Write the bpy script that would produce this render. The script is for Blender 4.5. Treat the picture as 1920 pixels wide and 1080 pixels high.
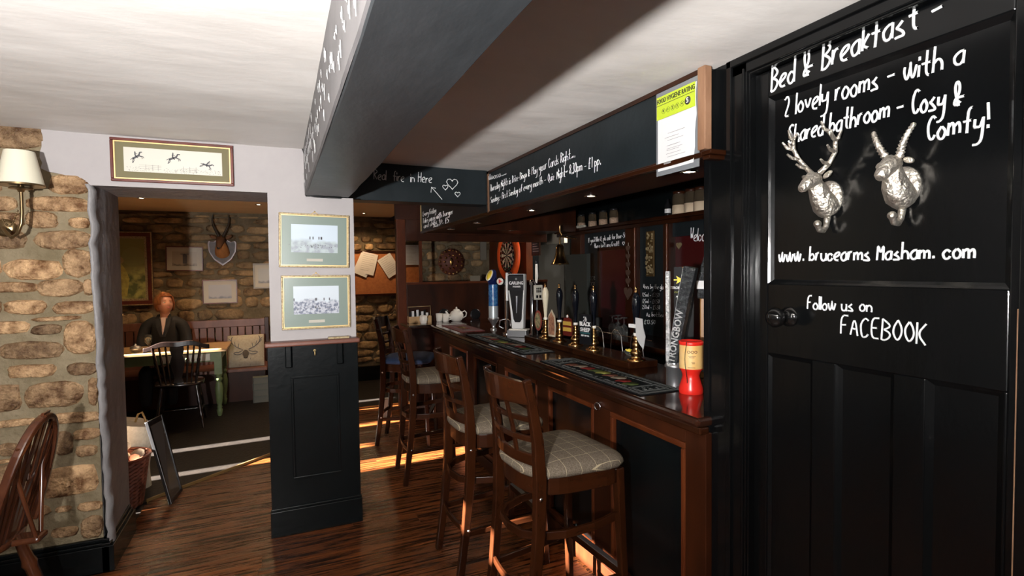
import bpy, math, random
from mathutils import Vector, Matrix, Euler, noise
random.seed(7)
PI = math.pi
sc = bpy.context.scene
COL = sc.collection
for o in list(bpy.data.objects): bpy.data.objects.remove(o)

# ---------------------------------------------------------------- camera, world, sun, lights, exposure
CH = 1.55
FPX, YAW, PIT, ROL = 995.28, .41152, .035743, -.0120914
fw_ = Vector((math.sin(YAW)*math.cos(PIT), math.cos(YAW)*math.cos(PIT), -math.sin(PIT)))
rt0 = Vector((math.cos(YAW), -math.sin(YAW), 0)); up0 = rt0.cross(fw_)
rt_ = math.cos(ROL)*rt0 + math.sin(ROL)*up0; up_ = -math.sin(ROL)*rt0 + math.cos(ROL)*up0
cam = bpy.data.objects.new('camera', bpy.data.cameras.new('camera')); COL.objects.link(cam)
cam.data.sensor_width = 36; cam.data.lens = 36*FPX/1920; cam.data.clip_start = .02
M = Matrix((rt_, up_, -fw_)).transposed().to_4x4(); M.translation = (0, 0, CH); cam.matrix_world = M
sc.camera = cam

sc.view_settings.view_transform = 'Standard'; sc.view_settings.look = 'None'
sc.view_settings.exposure = 0.0; sc.view_settings.gamma = 1; sc.view_settings.use_curve_mapping = False
w = bpy.data.worlds.new('world'); sc.world = w; w.use_nodes = True
w.node_tree.nodes['Background'].inputs[0].default_value = (.75, .85, 1, 1)
w.node_tree.nodes['Background'].inputs[1].default_value = .35

def light(kind, name, loc, power, color=(1, 1, 1), size=.1, direction=None, **k):
    d = bpy.data.lights.new(name, kind); d.energy = power; d.color = color
    if kind == 'SUN': d.angle = size
    elif kind == 'AREA': d.size = size
    else: d.shadow_soft_size = size
    for a, b in k.items(): setattr(d, a, b)
    o = bpy.data.objects.new(name, d); COL.objects.link(o); o.location = loc
    if direction is not None: o.rotation_euler = Vector(direction).to_track_quat('-Z', 'Y').to_euler()
    return o
light('SUN', 'sun', (-6, 4, 4), 240, (1, .93, .84), math.radians(.6), (1, .05, -.4))
# the photographer's lamp, low on the camera's left
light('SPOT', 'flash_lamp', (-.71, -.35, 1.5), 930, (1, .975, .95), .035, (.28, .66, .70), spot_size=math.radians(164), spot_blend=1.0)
# soft fill light added behind the camera; no window stands there
light('AREA', 'rear_fill_light', (-.6, -2.3, 1.5), 4, (.85, .92, 1), 1.6, (0, 1, 0), shape='RECTANGLE', size_y=1.0)
WARM = (1, .66, .36)
SPOTS_LOUNGE = [(-1.258, 6.4, 2.29), (-.201, 6.61, 2.29), (1.03, 7.2, 2.29)]
SPOTS_BAR = [(1.57, 1.741, 1.95), (1.575, 2.51, 1.95), (1.571, 3.25, 1.95), (1.55, 4.27, 1.95), (1.54, 5.01, 1.95), (2.185, 4.99, 1.95)]

# ---------------------------------------------------------------- helpers
def at(px, py, ax, v):
    "the point where the sight line through pixel (px, py) meets the plane axis = v"
    d = (px-960)/FPX*rt_ + (540-py)/FPX*up_ + fw_
    o = Vector((0, 0, CH))
    return o + d*((v-o[ax])/d[ax])

class MB:
    def __init__(s): s.v = []; s.f = []; s.sm = []
    def add(s, vs, fs, smooth=False):
        n = len(s.v); s.v += [Vector(p) for p in vs]; s.f += [tuple(i+n for i in f) for f in fs]; s.sm += [smooth]*len(fs); return s
    def box(s, x0, x1, y0, y1, z0, z1):
        return s.add([(x, y, z) for z in (z0, z1) for y in (y0, y1) for x in (x0, x1)],
            [(0, 2, 3, 1), (4, 5, 7, 6), (0, 1, 5, 4), (2, 6, 7, 3), (0, 4, 6, 2), (1, 3, 7, 5)])
    def hexa(s, b, t):   # b, t: four corners each, counter-clockwise
        return s.add(list(b)+list(t), [(3, 2, 1, 0), (4, 5, 6, 7), (0, 1, 5, 4), (1, 2, 6, 5), (2, 3, 7, 6), (3, 0, 4, 7)])
    def prism(s, poly, y0, y1):   # polygon in x,z
        n = len(poly); vs = [(x, y0, z) for x, z in poly]+[(x, y1, z) for x, z in poly]
        return s.add(vs, [tuple(range(n)), tuple(range(2*n-1, n-1, -1))]+[(i, i+n, (i+1) % n+n, (i+1) % n) for i in range(n)])
    def prismz(s, poly, z0, z1):
        n = len(poly); vs = [(x, y, z0) for x, y in poly]+[(x, y, z1) for x, y in poly]
        return s.add(vs, [tuple(range(n-1, -1, -1)), tuple(range(n, 2*n))]+[(i, (i+1) % n, (i+1) % n+n, i+n) for i in range(n)])
    def tube(s, pts, r, n=8, caps=True):
        pts = [Vector(p) for p in pts]; m = len(pts)
        rs = r if isinstance(r, (list, tuple)) else [r]*m
        t = (pts[1]-pts[0]).normalized(); a = t.orthogonal().normalized(); vs = []
        for i in range(m):
            t2 = (pts[min(i+1, m-1)]-pts[max(i-1, 0)]).normalized()
            if t2.length < .5: t2 = t
            a = (a-t2*a.dot(t2)).normalized(); b = t2.cross(a); t = t2
            for k in range(n):
                q = 2*PI*k/n; vs.append(pts[i]+rs[i]*(math.cos(q)*a+math.sin(q)*b))
        fs = [(i*n+k, i*n+(k+1) % n, (i+1)*n+(k+1) % n, (i+1)*n+k) for i in range(m-1) for k in range(n)]
        s.add(vs, fs, True)
        if caps:
            s.add(vs[:n], [tuple(range(n-1, -1, -1))]); s.add(vs[-n:], [tuple(range(n))])
        return s
    def sweep(s, pts, w, h, side=(0, 1, 0)):   # rectangular section: w along `side`, h across
        pts = [Vector(p) for p in pts]; m = len(pts); vs = []
        ws = w if isinstance(w, (list, tuple)) else [w]*m; hs = h if isinstance(h, (list, tuple)) else [h]*m
        for i in range(m):
            t = (pts[min(i+1, m-1)]-pts[max(i-1, 0)]).normalized(); sd = Vector(side)
            sd = (sd-t*sd.dot(t)).normalized(); c = t.cross(sd)
            for a, b in ((-1, -1), (1, -1), (1, 1), (-1, 1)): vs.append(pts[i]+sd*a*ws[i]/2+c*b*hs[i]/2)
        fs = [(i*4+k, i*4+(k+1) % 4, (i+1)*4+(k+1) % 4, (i+1)*4+k) for i in range(m-1) for k in range(4)]
        fs += [(3, 2, 1, 0), (4*m-4, 4*m-3, 4*m-2, 4*m-1)]
        return s.add(vs, fs)
    def lathe(s, prof, c=(0, 0, 0), n=20, ax='z', sx=1, sy=1):
        vs = []; m = len(prof)
        for r, z in prof:
            for k in range(n):
                q = 2*PI*k/n; x, y = r*math.cos(q)*sx, r*math.sin(q)*sy
                p = (x, y, z) if ax == 'z' else ((x, -z, y) if ax == '-y' else (z, x, y))
                vs.append(Vector(p)+Vector(c))
        fs = [(i*n+k, i*n+(k+1) % n, (i+1)*n+(k+1) % n, (i+1)*n+k) for i in range(m-1) for k in range(n)]
        s.add(vs, fs, True)
        if prof[0][0] > 1e-4: s.add(vs[:n], [tuple(range(n-1, -1, -1))])
        if prof[-1][0] > 1e-4: s.add(vs[-n:], [tuple(range(n))])
        return s
    def ell(s, c, r, n=14, m=9, rot=None):
        vs = []; R = rot.to_matrix() if rot else Matrix.Identity(3)
        for i in range(m+1):
            th = PI*i/m
            for k in range(n):
                q = 2*PI*k/n
                vs.append(Vector(c)+R @ Vector((r[0]*math.sin(th)*math.cos(q), r[1]*math.sin(th)*math.sin(q), -r[2]*math.cos(th))))
        return s.add(vs, [(i*n+k, i*n+(k+1) % n, (i+1)*n+(k+1) % n, (i+1)*n+k) for i in range(m) for k in range(n)], True)
    def xf(s, mat): s.v = [mat @ p for p in s.v]; return s
    def build(s, name, mat, parent=None, bevel=0, org=None, sub=0, smooth=None):
        me = bpy.data.meshes.new(name)
        vs = [p-Vector(org) for p in s.v] if org is not None else s.v
        me.from_pydata([tuple(p) for p in vs], [], s.f); me.validate(); 
        if len(me.polygons) == len(s.sm): me.polygons.foreach_set('use_smooth', s.sm if smooth is None else [smooth]*len(s.sm))
        me.materials.append(mat); me.update()
        o = bpy.data.objects.new(name, me); COL.objects.link(o)
        if org is not None and parent is None: o.location = org
        if parent: o.parent = parent
        if bevel:
            b = o.modifiers.new('b', 'BEVEL'); b.width = bevel; b.segments = 2; b.limit_method = 'ANGLE'; b.angle_limit = math.radians(40)
        if sub:
            b = o.modifiers.new('s', 'SUBSURF'); b.levels = b.render_levels = sub
        return o

def tag(o, label=None, cat=None, group=None, kind=None):
    if label: o['label'] = label
    if cat: o['category'] = cat
    if group: o['group'] = group
    if kind: o['kind'] = kind
    return o
def thing(name, label, cat, loc=(0, 0, 0), rz=0, group=None):
    o = bpy.data.objects.new(name, None); COL.objects.link(o); o.empty_display_size = .1
    o.location = loc; o.rotation_euler = (0, 0, rz)
    return tag(o, label, cat, group)
def struct(name, mb, m, **k): return tag(mb.build(name, m, **k), kind='structure')
def kids(o): return [c for c in bpy.data.objects if c.parent == o]
def copy_tree(o, parent=None):
    c = o.copy(); COL.objects.link(c)
    if parent: c.parent = parent
    for ch in kids(o):
        if ch is not c: copy_tree(ch, c)
    return c
FACE_Y, FACE_X = 0, -PI/2     # wall things: local x to the viewer's right, z up, -y out of the wall

# ---------------------------------------------------------------- materials
def mat(name, c, rough=.5, metal=0, c2=None, scale=8, detail=6, bump=0, bscale=None, stretch=(1, 1, 1), coat=0, rand=0, spec=None, emit=0, trans=0, contrast=(.35, .65), rvar=0):
    m = bpy.data.materials.new(name); m.use_nodes = True; nt = m.node_tree; N = nt.nodes; L = nt.links
    b = N['Principled BSDF']; b.inputs['Base Color'].default_value = (*c, 1); b.inputs['Roughness'].default_value = rough
    b.inputs['Metallic'].default_value = metal
    if coat: b.inputs['Coat Weight'].default_value = coat; b.inputs['Coat Roughness'].default_value = .12
    if spec is not None: b.inputs['Specular IOR Level'].default_value = spec
    if trans: b.inputs['Transmission Weight'].default_value = trans
    if emit: b.inputs['Emission Color'].default_value = (*c, 1); b.inputs['Emission Strength'].default_value = emit
    if c2 or bump:
        tc = N.new('ShaderNodeTexCoord'); mp = N.new('ShaderNodeMapping'); mp.inputs['Scale'].default_value = stretch
        L.new(tc.outputs['Object'], mp.inputs['Vector'])
        vec = mp.outputs['Vector']
        if rand:
            oi = N.new('ShaderNodeObjectInfo'); va = N.new('ShaderNodeVectorMath'); va.operation = 'ADD'
            ms = N.new('ShaderNodeMath'); ms.operation = 'MULTIPLY'; ms.inputs[1].default_value = 37.
            L.new(oi.outputs['Random'], ms.inputs[0]); L.new(vec, va.inputs[0]); L.new(ms.outputs[0], va.inputs[1]); vec = va.outputs[0]
        n = N.new('ShaderNodeTexNoise'); n.inputs['Scale'].default_value = scale; n.inputs['Detail'].default_value = detail; n.inputs['Roughness'].default_value = .65
        L.new(vec, n.inputs['Vector'])
        if c2:
            r = N.new('ShaderNodeValToRGB'); r.color_ramp.elements[0].color = (*c, 1); r.color_ramp.elements[1].color = (*c2, 1)
            r.color_ramp.elements[0].position, r.color_ramp.elements[1].position = contrast
            L.new(n.outputs['Fac'], r.inputs[0]); outc = r.outputs[0]
            if rand:
                hv = N.new('ShaderNodeHueSaturation'); mr = N.new('ShaderNodeMapRange')
                mr.inputs['To Min'].default_value = 1-rand; mr.inputs['To Max'].default_value = 1+rand
                L.new(oi.outputs['Random'], mr.inputs['Value']); L.new(mr.outputs[0], hv.inputs['Value']); L.new(outc, hv.inputs['Color']); outc = hv.outputs[0]
            L.new(outc, b.inputs['Base Color'])
        if rvar:
            mr = N.new('ShaderNodeMapRange'); mr.inputs['To Min'].default_value = rough-rvar; mr.inputs['To Max'].default_value = rough+rvar
            L.new(n.outputs['Fac'], mr.inputs['Value']); L.new(mr.outputs[0], b.inputs['Roughness'])
        if bump:
            n2 = N.new('ShaderNodeTexNoise'); n2.inputs['Scale'].default_value = bscale or scale*3; n2.inputs['Detail'].default_value = 5
            L.new(vec, n2.inputs['Vector']); bp = N.new('ShaderNodeBump'); bp.inputs['Strength'].default_value = bump; bp.inputs['Distance'].default_value = .02
            L.new(n2.outputs['Fac'], bp.inputs['Height']); L.new(bp.outputs[0], b.inputs['Normal'])
    return m
m_ceil = mat('ceiling_paint', (.69, .655, .62), .62, c2=(.76, .73, .70), scale=1.6, bump=.16, bscale=7, stretch=(.6, 1.3, 1))
m_plaster = mat('lilac_grey_plaster', (.330, .304, .306), .6, c2=(.362, .336, .334), scale=3, bump=.08, bscale=12)
m_reveal = mat('grey_reveal_paint', (.185, .176, .178), .5, c2=(.24, .229, .230), scale=5, bump=.5, bscale=14)
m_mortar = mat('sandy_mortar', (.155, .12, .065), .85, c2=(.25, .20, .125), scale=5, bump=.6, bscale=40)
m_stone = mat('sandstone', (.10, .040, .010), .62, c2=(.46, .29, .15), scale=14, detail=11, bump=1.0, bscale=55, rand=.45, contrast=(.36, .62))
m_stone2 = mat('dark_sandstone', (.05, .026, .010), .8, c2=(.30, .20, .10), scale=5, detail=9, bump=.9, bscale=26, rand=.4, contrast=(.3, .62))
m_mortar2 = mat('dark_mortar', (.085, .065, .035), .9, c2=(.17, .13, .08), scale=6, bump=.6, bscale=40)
m_black = mat('charcoal_board_paint', (.008, .012, .014), .34, spec=.3, c2=(.013, .018, .021), scale=3, bump=.05, bscale=30, rvar=.08)
m_beam = mat('charcoal_beam_paint', (.020, .023, .026), .42, c2=(.034, .039, .043), scale=2.2, bump=.22, bscale=9, stretch=(1, .4, 1))
m_door = mat('black_gloss_paint', (.0022, .0024, .0026), .17, c2=(.0038, .0042, .0046), scale=2, bump=.05, bscale=18, stretch=(1, 1, .4), rvar=.05, spec=.38)
m_panelblack = mat('black_satin_paint', (.0022, .0032, .0036), .25, c2=(.004, .0055, .006), spec=.3, scale=4, bump=.05, bscale=22)
m_wood = mat('dark_mahogany', (.010, .0028, .0010), .24, spec=.32, c2=(.031, .0085, .0026), scale=7, stretch=(1, 1, .25), coat=.04)
m_woodh = mat('dark_mahogany_rail', (.010, .0028, .0010), .24, spec=.32, c2=(.031, .0085, .0026), scale=7, stretch=(.25, .25, 1), coat=.04)
m_redwood = mat('red_brown_wood', (.014, .0036, .0013), .34, spec=.3, c2=(.042, .0105, .0032), scale=5, stretch=(1, 1, .25))
m_trim = mat('orange_brown_moulding', (.055, .012, .0033), .33, spec=.3, c2=(.10, .024, .0065), scale=8, stretch=(1, 1, .3))
m_ledge = mat('ledge_wood', (.11, .035, .022), .4, c2=(.19, .075, .05), scale=6, stretch=(.3, 1, 1))
m_post = mat('worn_wood_edge', (.13, .06, .03), .5, c2=(.26, .14, .08), scale=10, stretch=(1, 1, .2))
m_bartop = mat('polished_bar_top', (.016, .005, .003), .12, c2=(.035, .012, .006), scale=5, stretch=(1, .2, 1), coat=.5)
m_floor = mat('floor_plank', (.007, .0025, .0012), .28, c2=(.17, .048, .011), scale=7, detail=8, stretch=(.4, 8, 1), rand=.25, bump=.35, bscale=7, rvar=.12, contrast=(.40, .60))
m_slate = mat('dark_lounge_floor', (.0045, .0032, .0026), .6, spec=.2, c2=(.011, .008, .006), scale=9, bump=.2, bscale=40)
m_gap = mat('plank_gap', (.006, .003, .002), .7)
m_chalk = mat('chalk_ink', (.88, .88, .88), .8, c2=(.62, .64, .66), scale=60)
m_white = mat('white_china', (.72, .68, .62), .2)
m_gold = mat('gilt_frame', (.20, .14, .065), .45, metal=.4, c2=(.42, .34, .20), scale=90)
m_goldplain = mat('pale_gilt', (.62, .44, .2), .4, metal=.5)
m_maroon = mat('maroon_frame', (.075, .012, .008), .3, c2=(.13, .022, .012), scale=12)
m_olive = mat('olive_mount', (.155, .135, .07), .8)
m_greenm = mat('grey_green_mount', (.19, .24, .21), .25, spec=.6)
m_cream = mat('cream_mount', (.42, .39, .33), .6)
m_paper = mat('white_paper', (.62, .62, .62), .6)
m_ink = mat('pen_ink', (.10, .10, .11), .8)
m_silver = mat('pewter_metal', (.74, .69, .61), .42, metal=1, c2=(.30, .25, .20), bump=.5, bscale=90, scale=45, contrast=(.5, .8))
m_chrome = mat('chrome', (.8, .8, .82), .12, metal=1)
m_steel = mat('brushed_steel', (.5, .51, .53), .3, metal=.9)
m_brass = mat('brass', (.62, .36, .15), .2, metal=1)
m_bronze = mat('antique_brass', (.22, .15, .075), .28, metal=.9)
m_dark = mat('black_plastic', (.008, .008, .009), .25)
m_cable = mat('cable_black', (.012, .012, .013), .5)
m_glass = mat('clear_glass', (.9, .95, .95), .03, trans=.95)
m_maroonpane = mat('dark_red_panel', (.05, .004, .005), .3)
m_shade = mat('lamp_shade_fabric', (.70, .66, .52), .7)
m_blue = mat('navy_fabric', (.006, .016, .05), .8, c2=(.012, .03, .08), scale=40)
m_green = mat('sage_green_paint', (.09, .13, .05), .45, c2=(.14, .18, .075), scale=6)
m_pine = mat('pine_top', (.33, .20, .09), .4, c2=(.45, .29, .14), scale=6, stretch=(.3, 3, 1))
m_skin = mat('skin', (.55, .27, .19), .5)
m_hair = mat('auburn_hair', (.15, .045, .014), .45, c2=(.34, .12, .04), scale=30, stretch=(1, 1, .2), bump=.6, bscale=60)
m_jacket = mat('black_jacket', (.008, .009, .012), .75)
m_blouse = mat('pink_blouse', (.60, .45, .43), .7)
m_wicker = mat('wicker', (.12, .03, .015), .5, c2=(.26, .08, .04), scale=20, bump=.3)
m_sack = mat('sack_cloth', (.55, .52, .44), .9, c2=(.68, .65, .57), scale=30, bump=.3)
m_cork = mat('orange_cork_board', (.30, .10, .028), .8, c2=(.40, .145, .045), scale=30)
m_orange = mat('orange_surround', (.85, .10, .012), .5)
m_red = mat('red_plastic', (.65, .02, .012), .3)
m_yellow = mat('yellow_label', (.78, .45, .12), .5)
m_rubber = mat('black_mat', (.004, .005, .006), .8, c2=(.008, .010, .011), scale=30, spec=.05)
m_lampglow = mat('lamp_glow', (1, .93, .8), emit=9)

def plaid():
    m = bpy.data.materials.new('checked_tweed'); m.use_nodes = True; nt = m.node_tree; N = nt.nodes; L = nt.links
    b = N['Principled BSDF']; b.inputs['Roughness'].default_value = .9; b.inputs['Specular IOR Level'].default_value = .15
    tc = N.new('ShaderNodeTexCoord'); sp = N.new('ShaderNodeSeparateXYZ'); L.new(tc.outputs['Object'], sp.inputs[0])
    lines = []
    for k in (0, 1):
        a = N.new('ShaderNodeMath'); a.operation = 'MULTIPLY_ADD'; a.inputs[1].default_value = 1/.068; a.inputs[2].default_value = 20.3
        L.new(sp.outputs[k], a.inputs[0]); f = N.new('ShaderNodeMath'); f.operation = 'FRACT'; L.new(a.outputs[0], f.inputs[0])
        c = N.new('ShaderNodeMath'); c.operation = 'LESS_THAN'; c.inputs[1].default_value = .027; L.new(f.outputs[0], c.inputs[0]); lines.append(c)
    mx = N.new('ShaderNodeMath'); mx.operation = 'MAXIMUM'; L.new(lines[0].outputs[0], mx.inputs[0]); L.new(lines[1].outputs[0], mx.inputs[1])
    n = N.new('ShaderNodeTexNoise'); n.inputs['Scale'].default_value = 220; L.new(tc.outputs['Object'], n.inputs['Vector'])
    r = N.new('ShaderNodeValToRGB'); r.color_ramp.elements[0].color = (.085, .066, .047, 1); r.color_ramp.elements[1].color = (.15, .122, .092, 1)
    r.color_ramp.elements[0].position = .35; r.color_ramp.elements[1].position = .65; L.new(n.outputs[0], r.inputs[0])
    mi = N.new('ShaderNodeMix'); mi.data_type = 'RGBA'; L.new(mx.outputs[0], mi.inputs[0]); L.new(r.outputs[0], mi.inputs[6]); mi.inputs[7].default_value = (.34, .28, .18, 1)
    L.new(mi.outputs[2], b.inputs['Base Color']); return m
m_plaid = plaid()

def scene_print(name, sky, land, dark, hz=.0, k=22, height=.2):
    "a printed picture: pale sky over speckled land; hz = horizon in local z"
    m = bpy.data.materials.new(name); m.use_nodes = True; nt = m.node_tree; N = nt.nodes; L = nt.links
    b = N['Principled BSDF']; b.inputs['Roughness'].default_value = .45
    tc = N.new('ShaderNodeTexCoord'); sp = N.new('ShaderNodeSeparateXYZ'); L.new(tc.outputs['Object'], sp.inputs[0])
    n = N.new('ShaderNodeTexNoise'); n.inputs['Scale'].default_value = k; n.inputs['Detail'].default_value = 8; L.new(tc.outputs['Object'], n.inputs['Vector'])
    n1 = N.new('ShaderNodeTexNoise'); n1.inputs['Scale'].default_value = k*.35; L.new(tc.outputs['Object'], n1.inputs['Vector'])
    a = N.new('ShaderNodeMath'); a.operation = 'MULTIPLY_ADD'; a.inputs[1].default_value = height*.5; L.new(n1.outputs[0], a.inputs[0]); L.new(sp.outputs[2], a.inputs[2])
    mr = N.new('ShaderNodeMapRange'); mr.inputs['From Min'].default_value = hz+height*.18; mr.inputs['From Max'].default_value = hz+height*.30; L.new(a.outputs[0], mr.inputs[0])
    r = N.new('ShaderNodeValToRGB'); r.color_ramp.elements[0].color = (*dark, 1); r.color_ramp.elements[1].color = (*land, 1)
    r.color_ramp.elements[0].position = .40; r.color_ramp.elements[1].position = .56; L.new(n.outputs[0], r.inputs[0])
    mi = N.new('ShaderNodeMix'); mi.data_type = 'RGBA'; L.new(mr.outputs[0], mi.inputs[0]); L.new(r.outputs[0], mi.inputs[6]); mi.inputs[7].default_value = (*sky, 1)
    L.new(mi.outputs[2], b.inputs['Base Color']); return m

# ---------------------------------------------------------------- hand lettering
G = {
'a': '46 26 05 04 13 33 44|46 43', 'b': '09 03|05 26 45 44 23 04', 'c': '45 26 05 04 13 33 44', 'd': '49 43|45 26 05 04 13 33 44',
'e': '04 45 46 26 05 04 13 43', 'f': '49 39 28 25 23|06 46', 'g': '45 26 05 04 13 34|46 41 20 01', 'h': '09 03|05 26 45 43', 'i': '06 03|08 07',
'k': '09 03|36 04 33', 'l': '09 03', 'm': '06 03|05 26 35 33|35 56 65 63', 'n': '06 03|05 26 45 43', 'o': '26 05 04 13 33 44 45 26', 'p': '06 00|05 26 45 44 23 04',
'q': '45 26 05 04 13 34|46 40', 'r': '06 03|04 16 36', 's': '36 15 05 34 43 23 03', 't': '29 24 33 43|06 46', 'u': '06 04 13 33 44|46 43', 'v': '06 23 46', 'w': '06 05 13 23 36 37 36 43 53 66',
'x': '06 43|46 03', 'y': '06 04 14 34 46|46 41 20 00', 'z': '06 46 03 43',
'A': '03 29 43|15 35', 'B': '09 03|09 38 47 16|16 45 44 23 03', 'C': '48 29 07 05 13 33 44', 'D': '09 03|09 38 46 44 03', 'E': '49 09 03 43|06 36', 'F': '49 09 03|06 36',
'G': '48 29 07 05 23 44 46 26', 'H': '09 03|49 43|06 46', 'I': '09 03', 'K': '09 03|49 06 43', 'L': '09 03 43', 'M': '03 09 25 49 43', 'N': '03 09 43 49', 'O': '29 07 05 23 45 47 29',
'P': '09 03|09 48 47 06', 'Q': '29 07 05 23 45 47 29|24 42', 'R': '09 03|09 48 47 06 43', 'S': '48 29 08 07 45 44 23 04', 'T': '09 49|29 23', 'W': '09 13 27 33 49', 'Y': '09 26 49|26 23',
'&': '44 13 04 36 38 19 07 33|25 65', '-': '05 45', '~': '05 16 35 46', '.': '13 14', ',': '13 02', '!': '09 15|13 14', '?': '08 29 47 25 24|23 22', '\u00a3': '48 29 18 13|03 43|06 36', "'": '09 07',
'0': '29 07 05 23 45 47 29', '1': '18 29 23', '2': '08 29 47 03 43', '3': '09 49 26 45 23 04', '4': '39 05 45|38 33', '5': '49 09 06 36 44 23 03', '7': '09 49 13', '8': '26 07 29 47 26 05 23 45 26', '@': '45 25 34 45 29 05 23 43'}
def chaikin(p, it=2):
    for _ in range(it):
        if len(p) < 3: return p
        q = [p[0]]
        for a, b in zip(p, p[1:]): q += [a*.75+b*.25, a*.25+b*.75]
        p = q+[p[-1]]
    return p
def strokes(text, slant=.15, jit=.25, rnd=None):
    rnd = rnd or random.Random(text); x = 0; out = []
    for ch in text:
        if ch == ' ': x += 3.4; continue
        g = G.get(ch)
        if not g: continue
        wd = 0; dy = rnd.uniform(-jit, jit)
        for st in g.split('|'):
            pts = []
            for t in st.split():
                a, b = int(t[0]), int(t[1])-3; wd = max(wd, a)
                b = b + dy + rnd.uniform(-.12, .12); a += rnd.uniform(-.15, .15)
                pts.append(Vector((x+a*.85+b*slant, b, 0)))
            out.append(chaikin(pts))
        x += wd*.85+1.25
    return out, x
def chalk(name, parent, items, r, m=None, flat=None):
    "items: lists of world points; one curve object of pen strokes"
    cu = bpy.data.curves.new(name, 'CURVE'); cu.dimensions = '3D'; cu.bevel_depth = r; cu.bevel_resolution = 0; cu.materials.append(m or m_chalk)
    inv = Matrix.Identity(4)
    if parent: inv = (Matrix.Translation(parent.location) @ parent.rotation_euler.to_matrix().to_4x4()).inverted()
    for pts in items:
        sp = cu.splines.new('POLY'); sp.points.add(len(pts)-1)
        for q, p in zip(sp.points, pts): p = inv @ Vector(p); q.co = (*p, 1)
    o = bpy.data.objects.new(name, cu); COL.objects.link(o)
    if parent: o.parent = parent
    return o
def write(text, p0, p1, cap, ax, slant=.15, jit=.25):
    "strokes of TEXT on the plane of p0,p1, baseline from p0 to p1, capital height cap (metres)"
    st, wd = strokes(text, slant, jit); u = (p1-p0)/wd; v = Vector((0, 0, 1))*cap/6
    return [[p0+u*p.x+v*p.y for p in s] for s in st]
def heart(c, u, s):
    pts = []
    for k in range(17):
        t = 2*PI*k/16; pts.append(c+u*s*.062*16*math.sin(t)**3+Vector((0, 0, 1))*s*.062*(13*math.cos(t)-5*math.cos(2*t)-2*math.cos(3*t)-math.cos(4*t)))
    return pts
def font(name, text, size, m, parent, loc, rot=(PI/2, 0, 0), extrude=.0008, align='CENTER', sx=1, bold=0):
    c = bpy.data.curves.new(name, 'FONT'); c.body = text; c.size = size; c.extrude = extrude; c.align_x = align; c.align_y = 'CENTER'; c.materials.append(m); c.offset = bold
    c.resolution_u = 2
    o = bpy.data.objects.new(name, c); COL.objects.link(o); o.parent = parent; o.location = loc; o.rotation_euler = rot; o.scale = (sx, 1, 1)
    return o

# ================================================================= SETTING
YW, YR = 3.38, 3.83            # front and rear of the wall between bar room and lounge
ZC = 2.27
floor = struct('floor', MB().box(-3.2, 4.6, -2.6, 7.9, -.05, -.012), m_gap)
lounge = MB(); lounge.prismz([(-3.2, YR), (-.87, 4.25), (-.1, 4.91), (.25, 6.12), (3.0, 6.12), (3.0, 7.75), (-3.2, 7.75)], -.012, .0)
tag(lounge.build('floor_covering', m_slate, parent=floor), 'dark brown lounge floor covering')
def xs(y):
    if y < YR: return -2.6 if y < YW else -.866
    if y < 4.91: return -.87+(y-4.25)/.66*.77 if y > 4.25 else -.87
    return -.1+(y-4.91)*.29
y = .1; row = 0
while y < 6.1:
    wd = .128; x0 = xs(y+wd/2); x = x0 - (0 if x0 > -.9 else random.uniform(0, .9)); k = 0
    while x < 1.5:
        ln = random.uniform(.9, 1.7); x1 = min(x+ln, 1.56)
        a = max(x, x0); 
        if x1-a > .05:
            dz = random.uniform(-.0012, .0004); pm = MB(); ya, yb = y+.0022, y+wd-.0022
            xa, xb = (xs(ya)+.002, xs(yb)+.002) if (a <= x0+1e-6 and y > 4.2) else (a+.001, a+.001)
            zs = dz
            pm.hexa([(xa, ya, -.012), (x1-.001, ya, -.012), (x1-.001, yb, -.012), (xb, yb, -.012)], [(xa, ya, zs), (x1-.001, ya, zs), (x1-.001, yb, zs), (xb, yb, zs)])
            pm.build('plank', m_floor, parent=floor)
        x = x1 if x1 < 1.56 else 9
    y += wd; row += 1
th = MB(); th.sweep([(-.87, 4.255, .003), (-.1, 4.915, .003), (.25, 6.12, .003), (1.4, 6.12, .003)], .03, .012, (0, 0, 1)); th.build('threshold_strip', mat('bronze_strip', (.30, .2, .08), .4, metal=.6), parent=floor)

# ceiling: gently uneven painted plaster
def slab(x0, x1, y0, y1, z, nx, ny, amp, th=.05):
    b = MB(); vs = []; fs = []
    for j in range(ny+1):
        for i in range(nx+1):
            X = x0+(x1-x0)*i/nx; Y = y0+(y1-y0)*j/ny
            vs.append((X, Y, z+amp*noise.noise(Vector((X*1.1, Y*1.4, 3)))+amp*.35*noise.noise(Vector((X*5, Y*6, 1)))))
    for j in range(ny):
        for i in range(nx): a = j*(nx+1)+i; fs.append((a, a+nx+1, a+nx+2, a+1))
    b.add(vs, fs, True); b.box(x0, x1, y0, y1, z+.04, z+.04+th); return b
struct('ceiling', slab(-3.2, 1.52, -2.6, YR, ZC, 90, 110, .012), m_ceil)
m_lceil = mat('lounge_ceiling_paint', (.62, .42, .22), .7, c2=(.7, .49, .27), scale=2)
struct('ceiling_lounge', MB().box(-3.2, 3.1, YR, 7.9, 2.31, 2.36), m_lceil)
struct('ceiling_bar', MB().box(1.46, 4.6, 1.45, 7.9, 2.262, 2.30), mat('dark_canopy_ceiling', (.006, .006, .007), .6))

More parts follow.
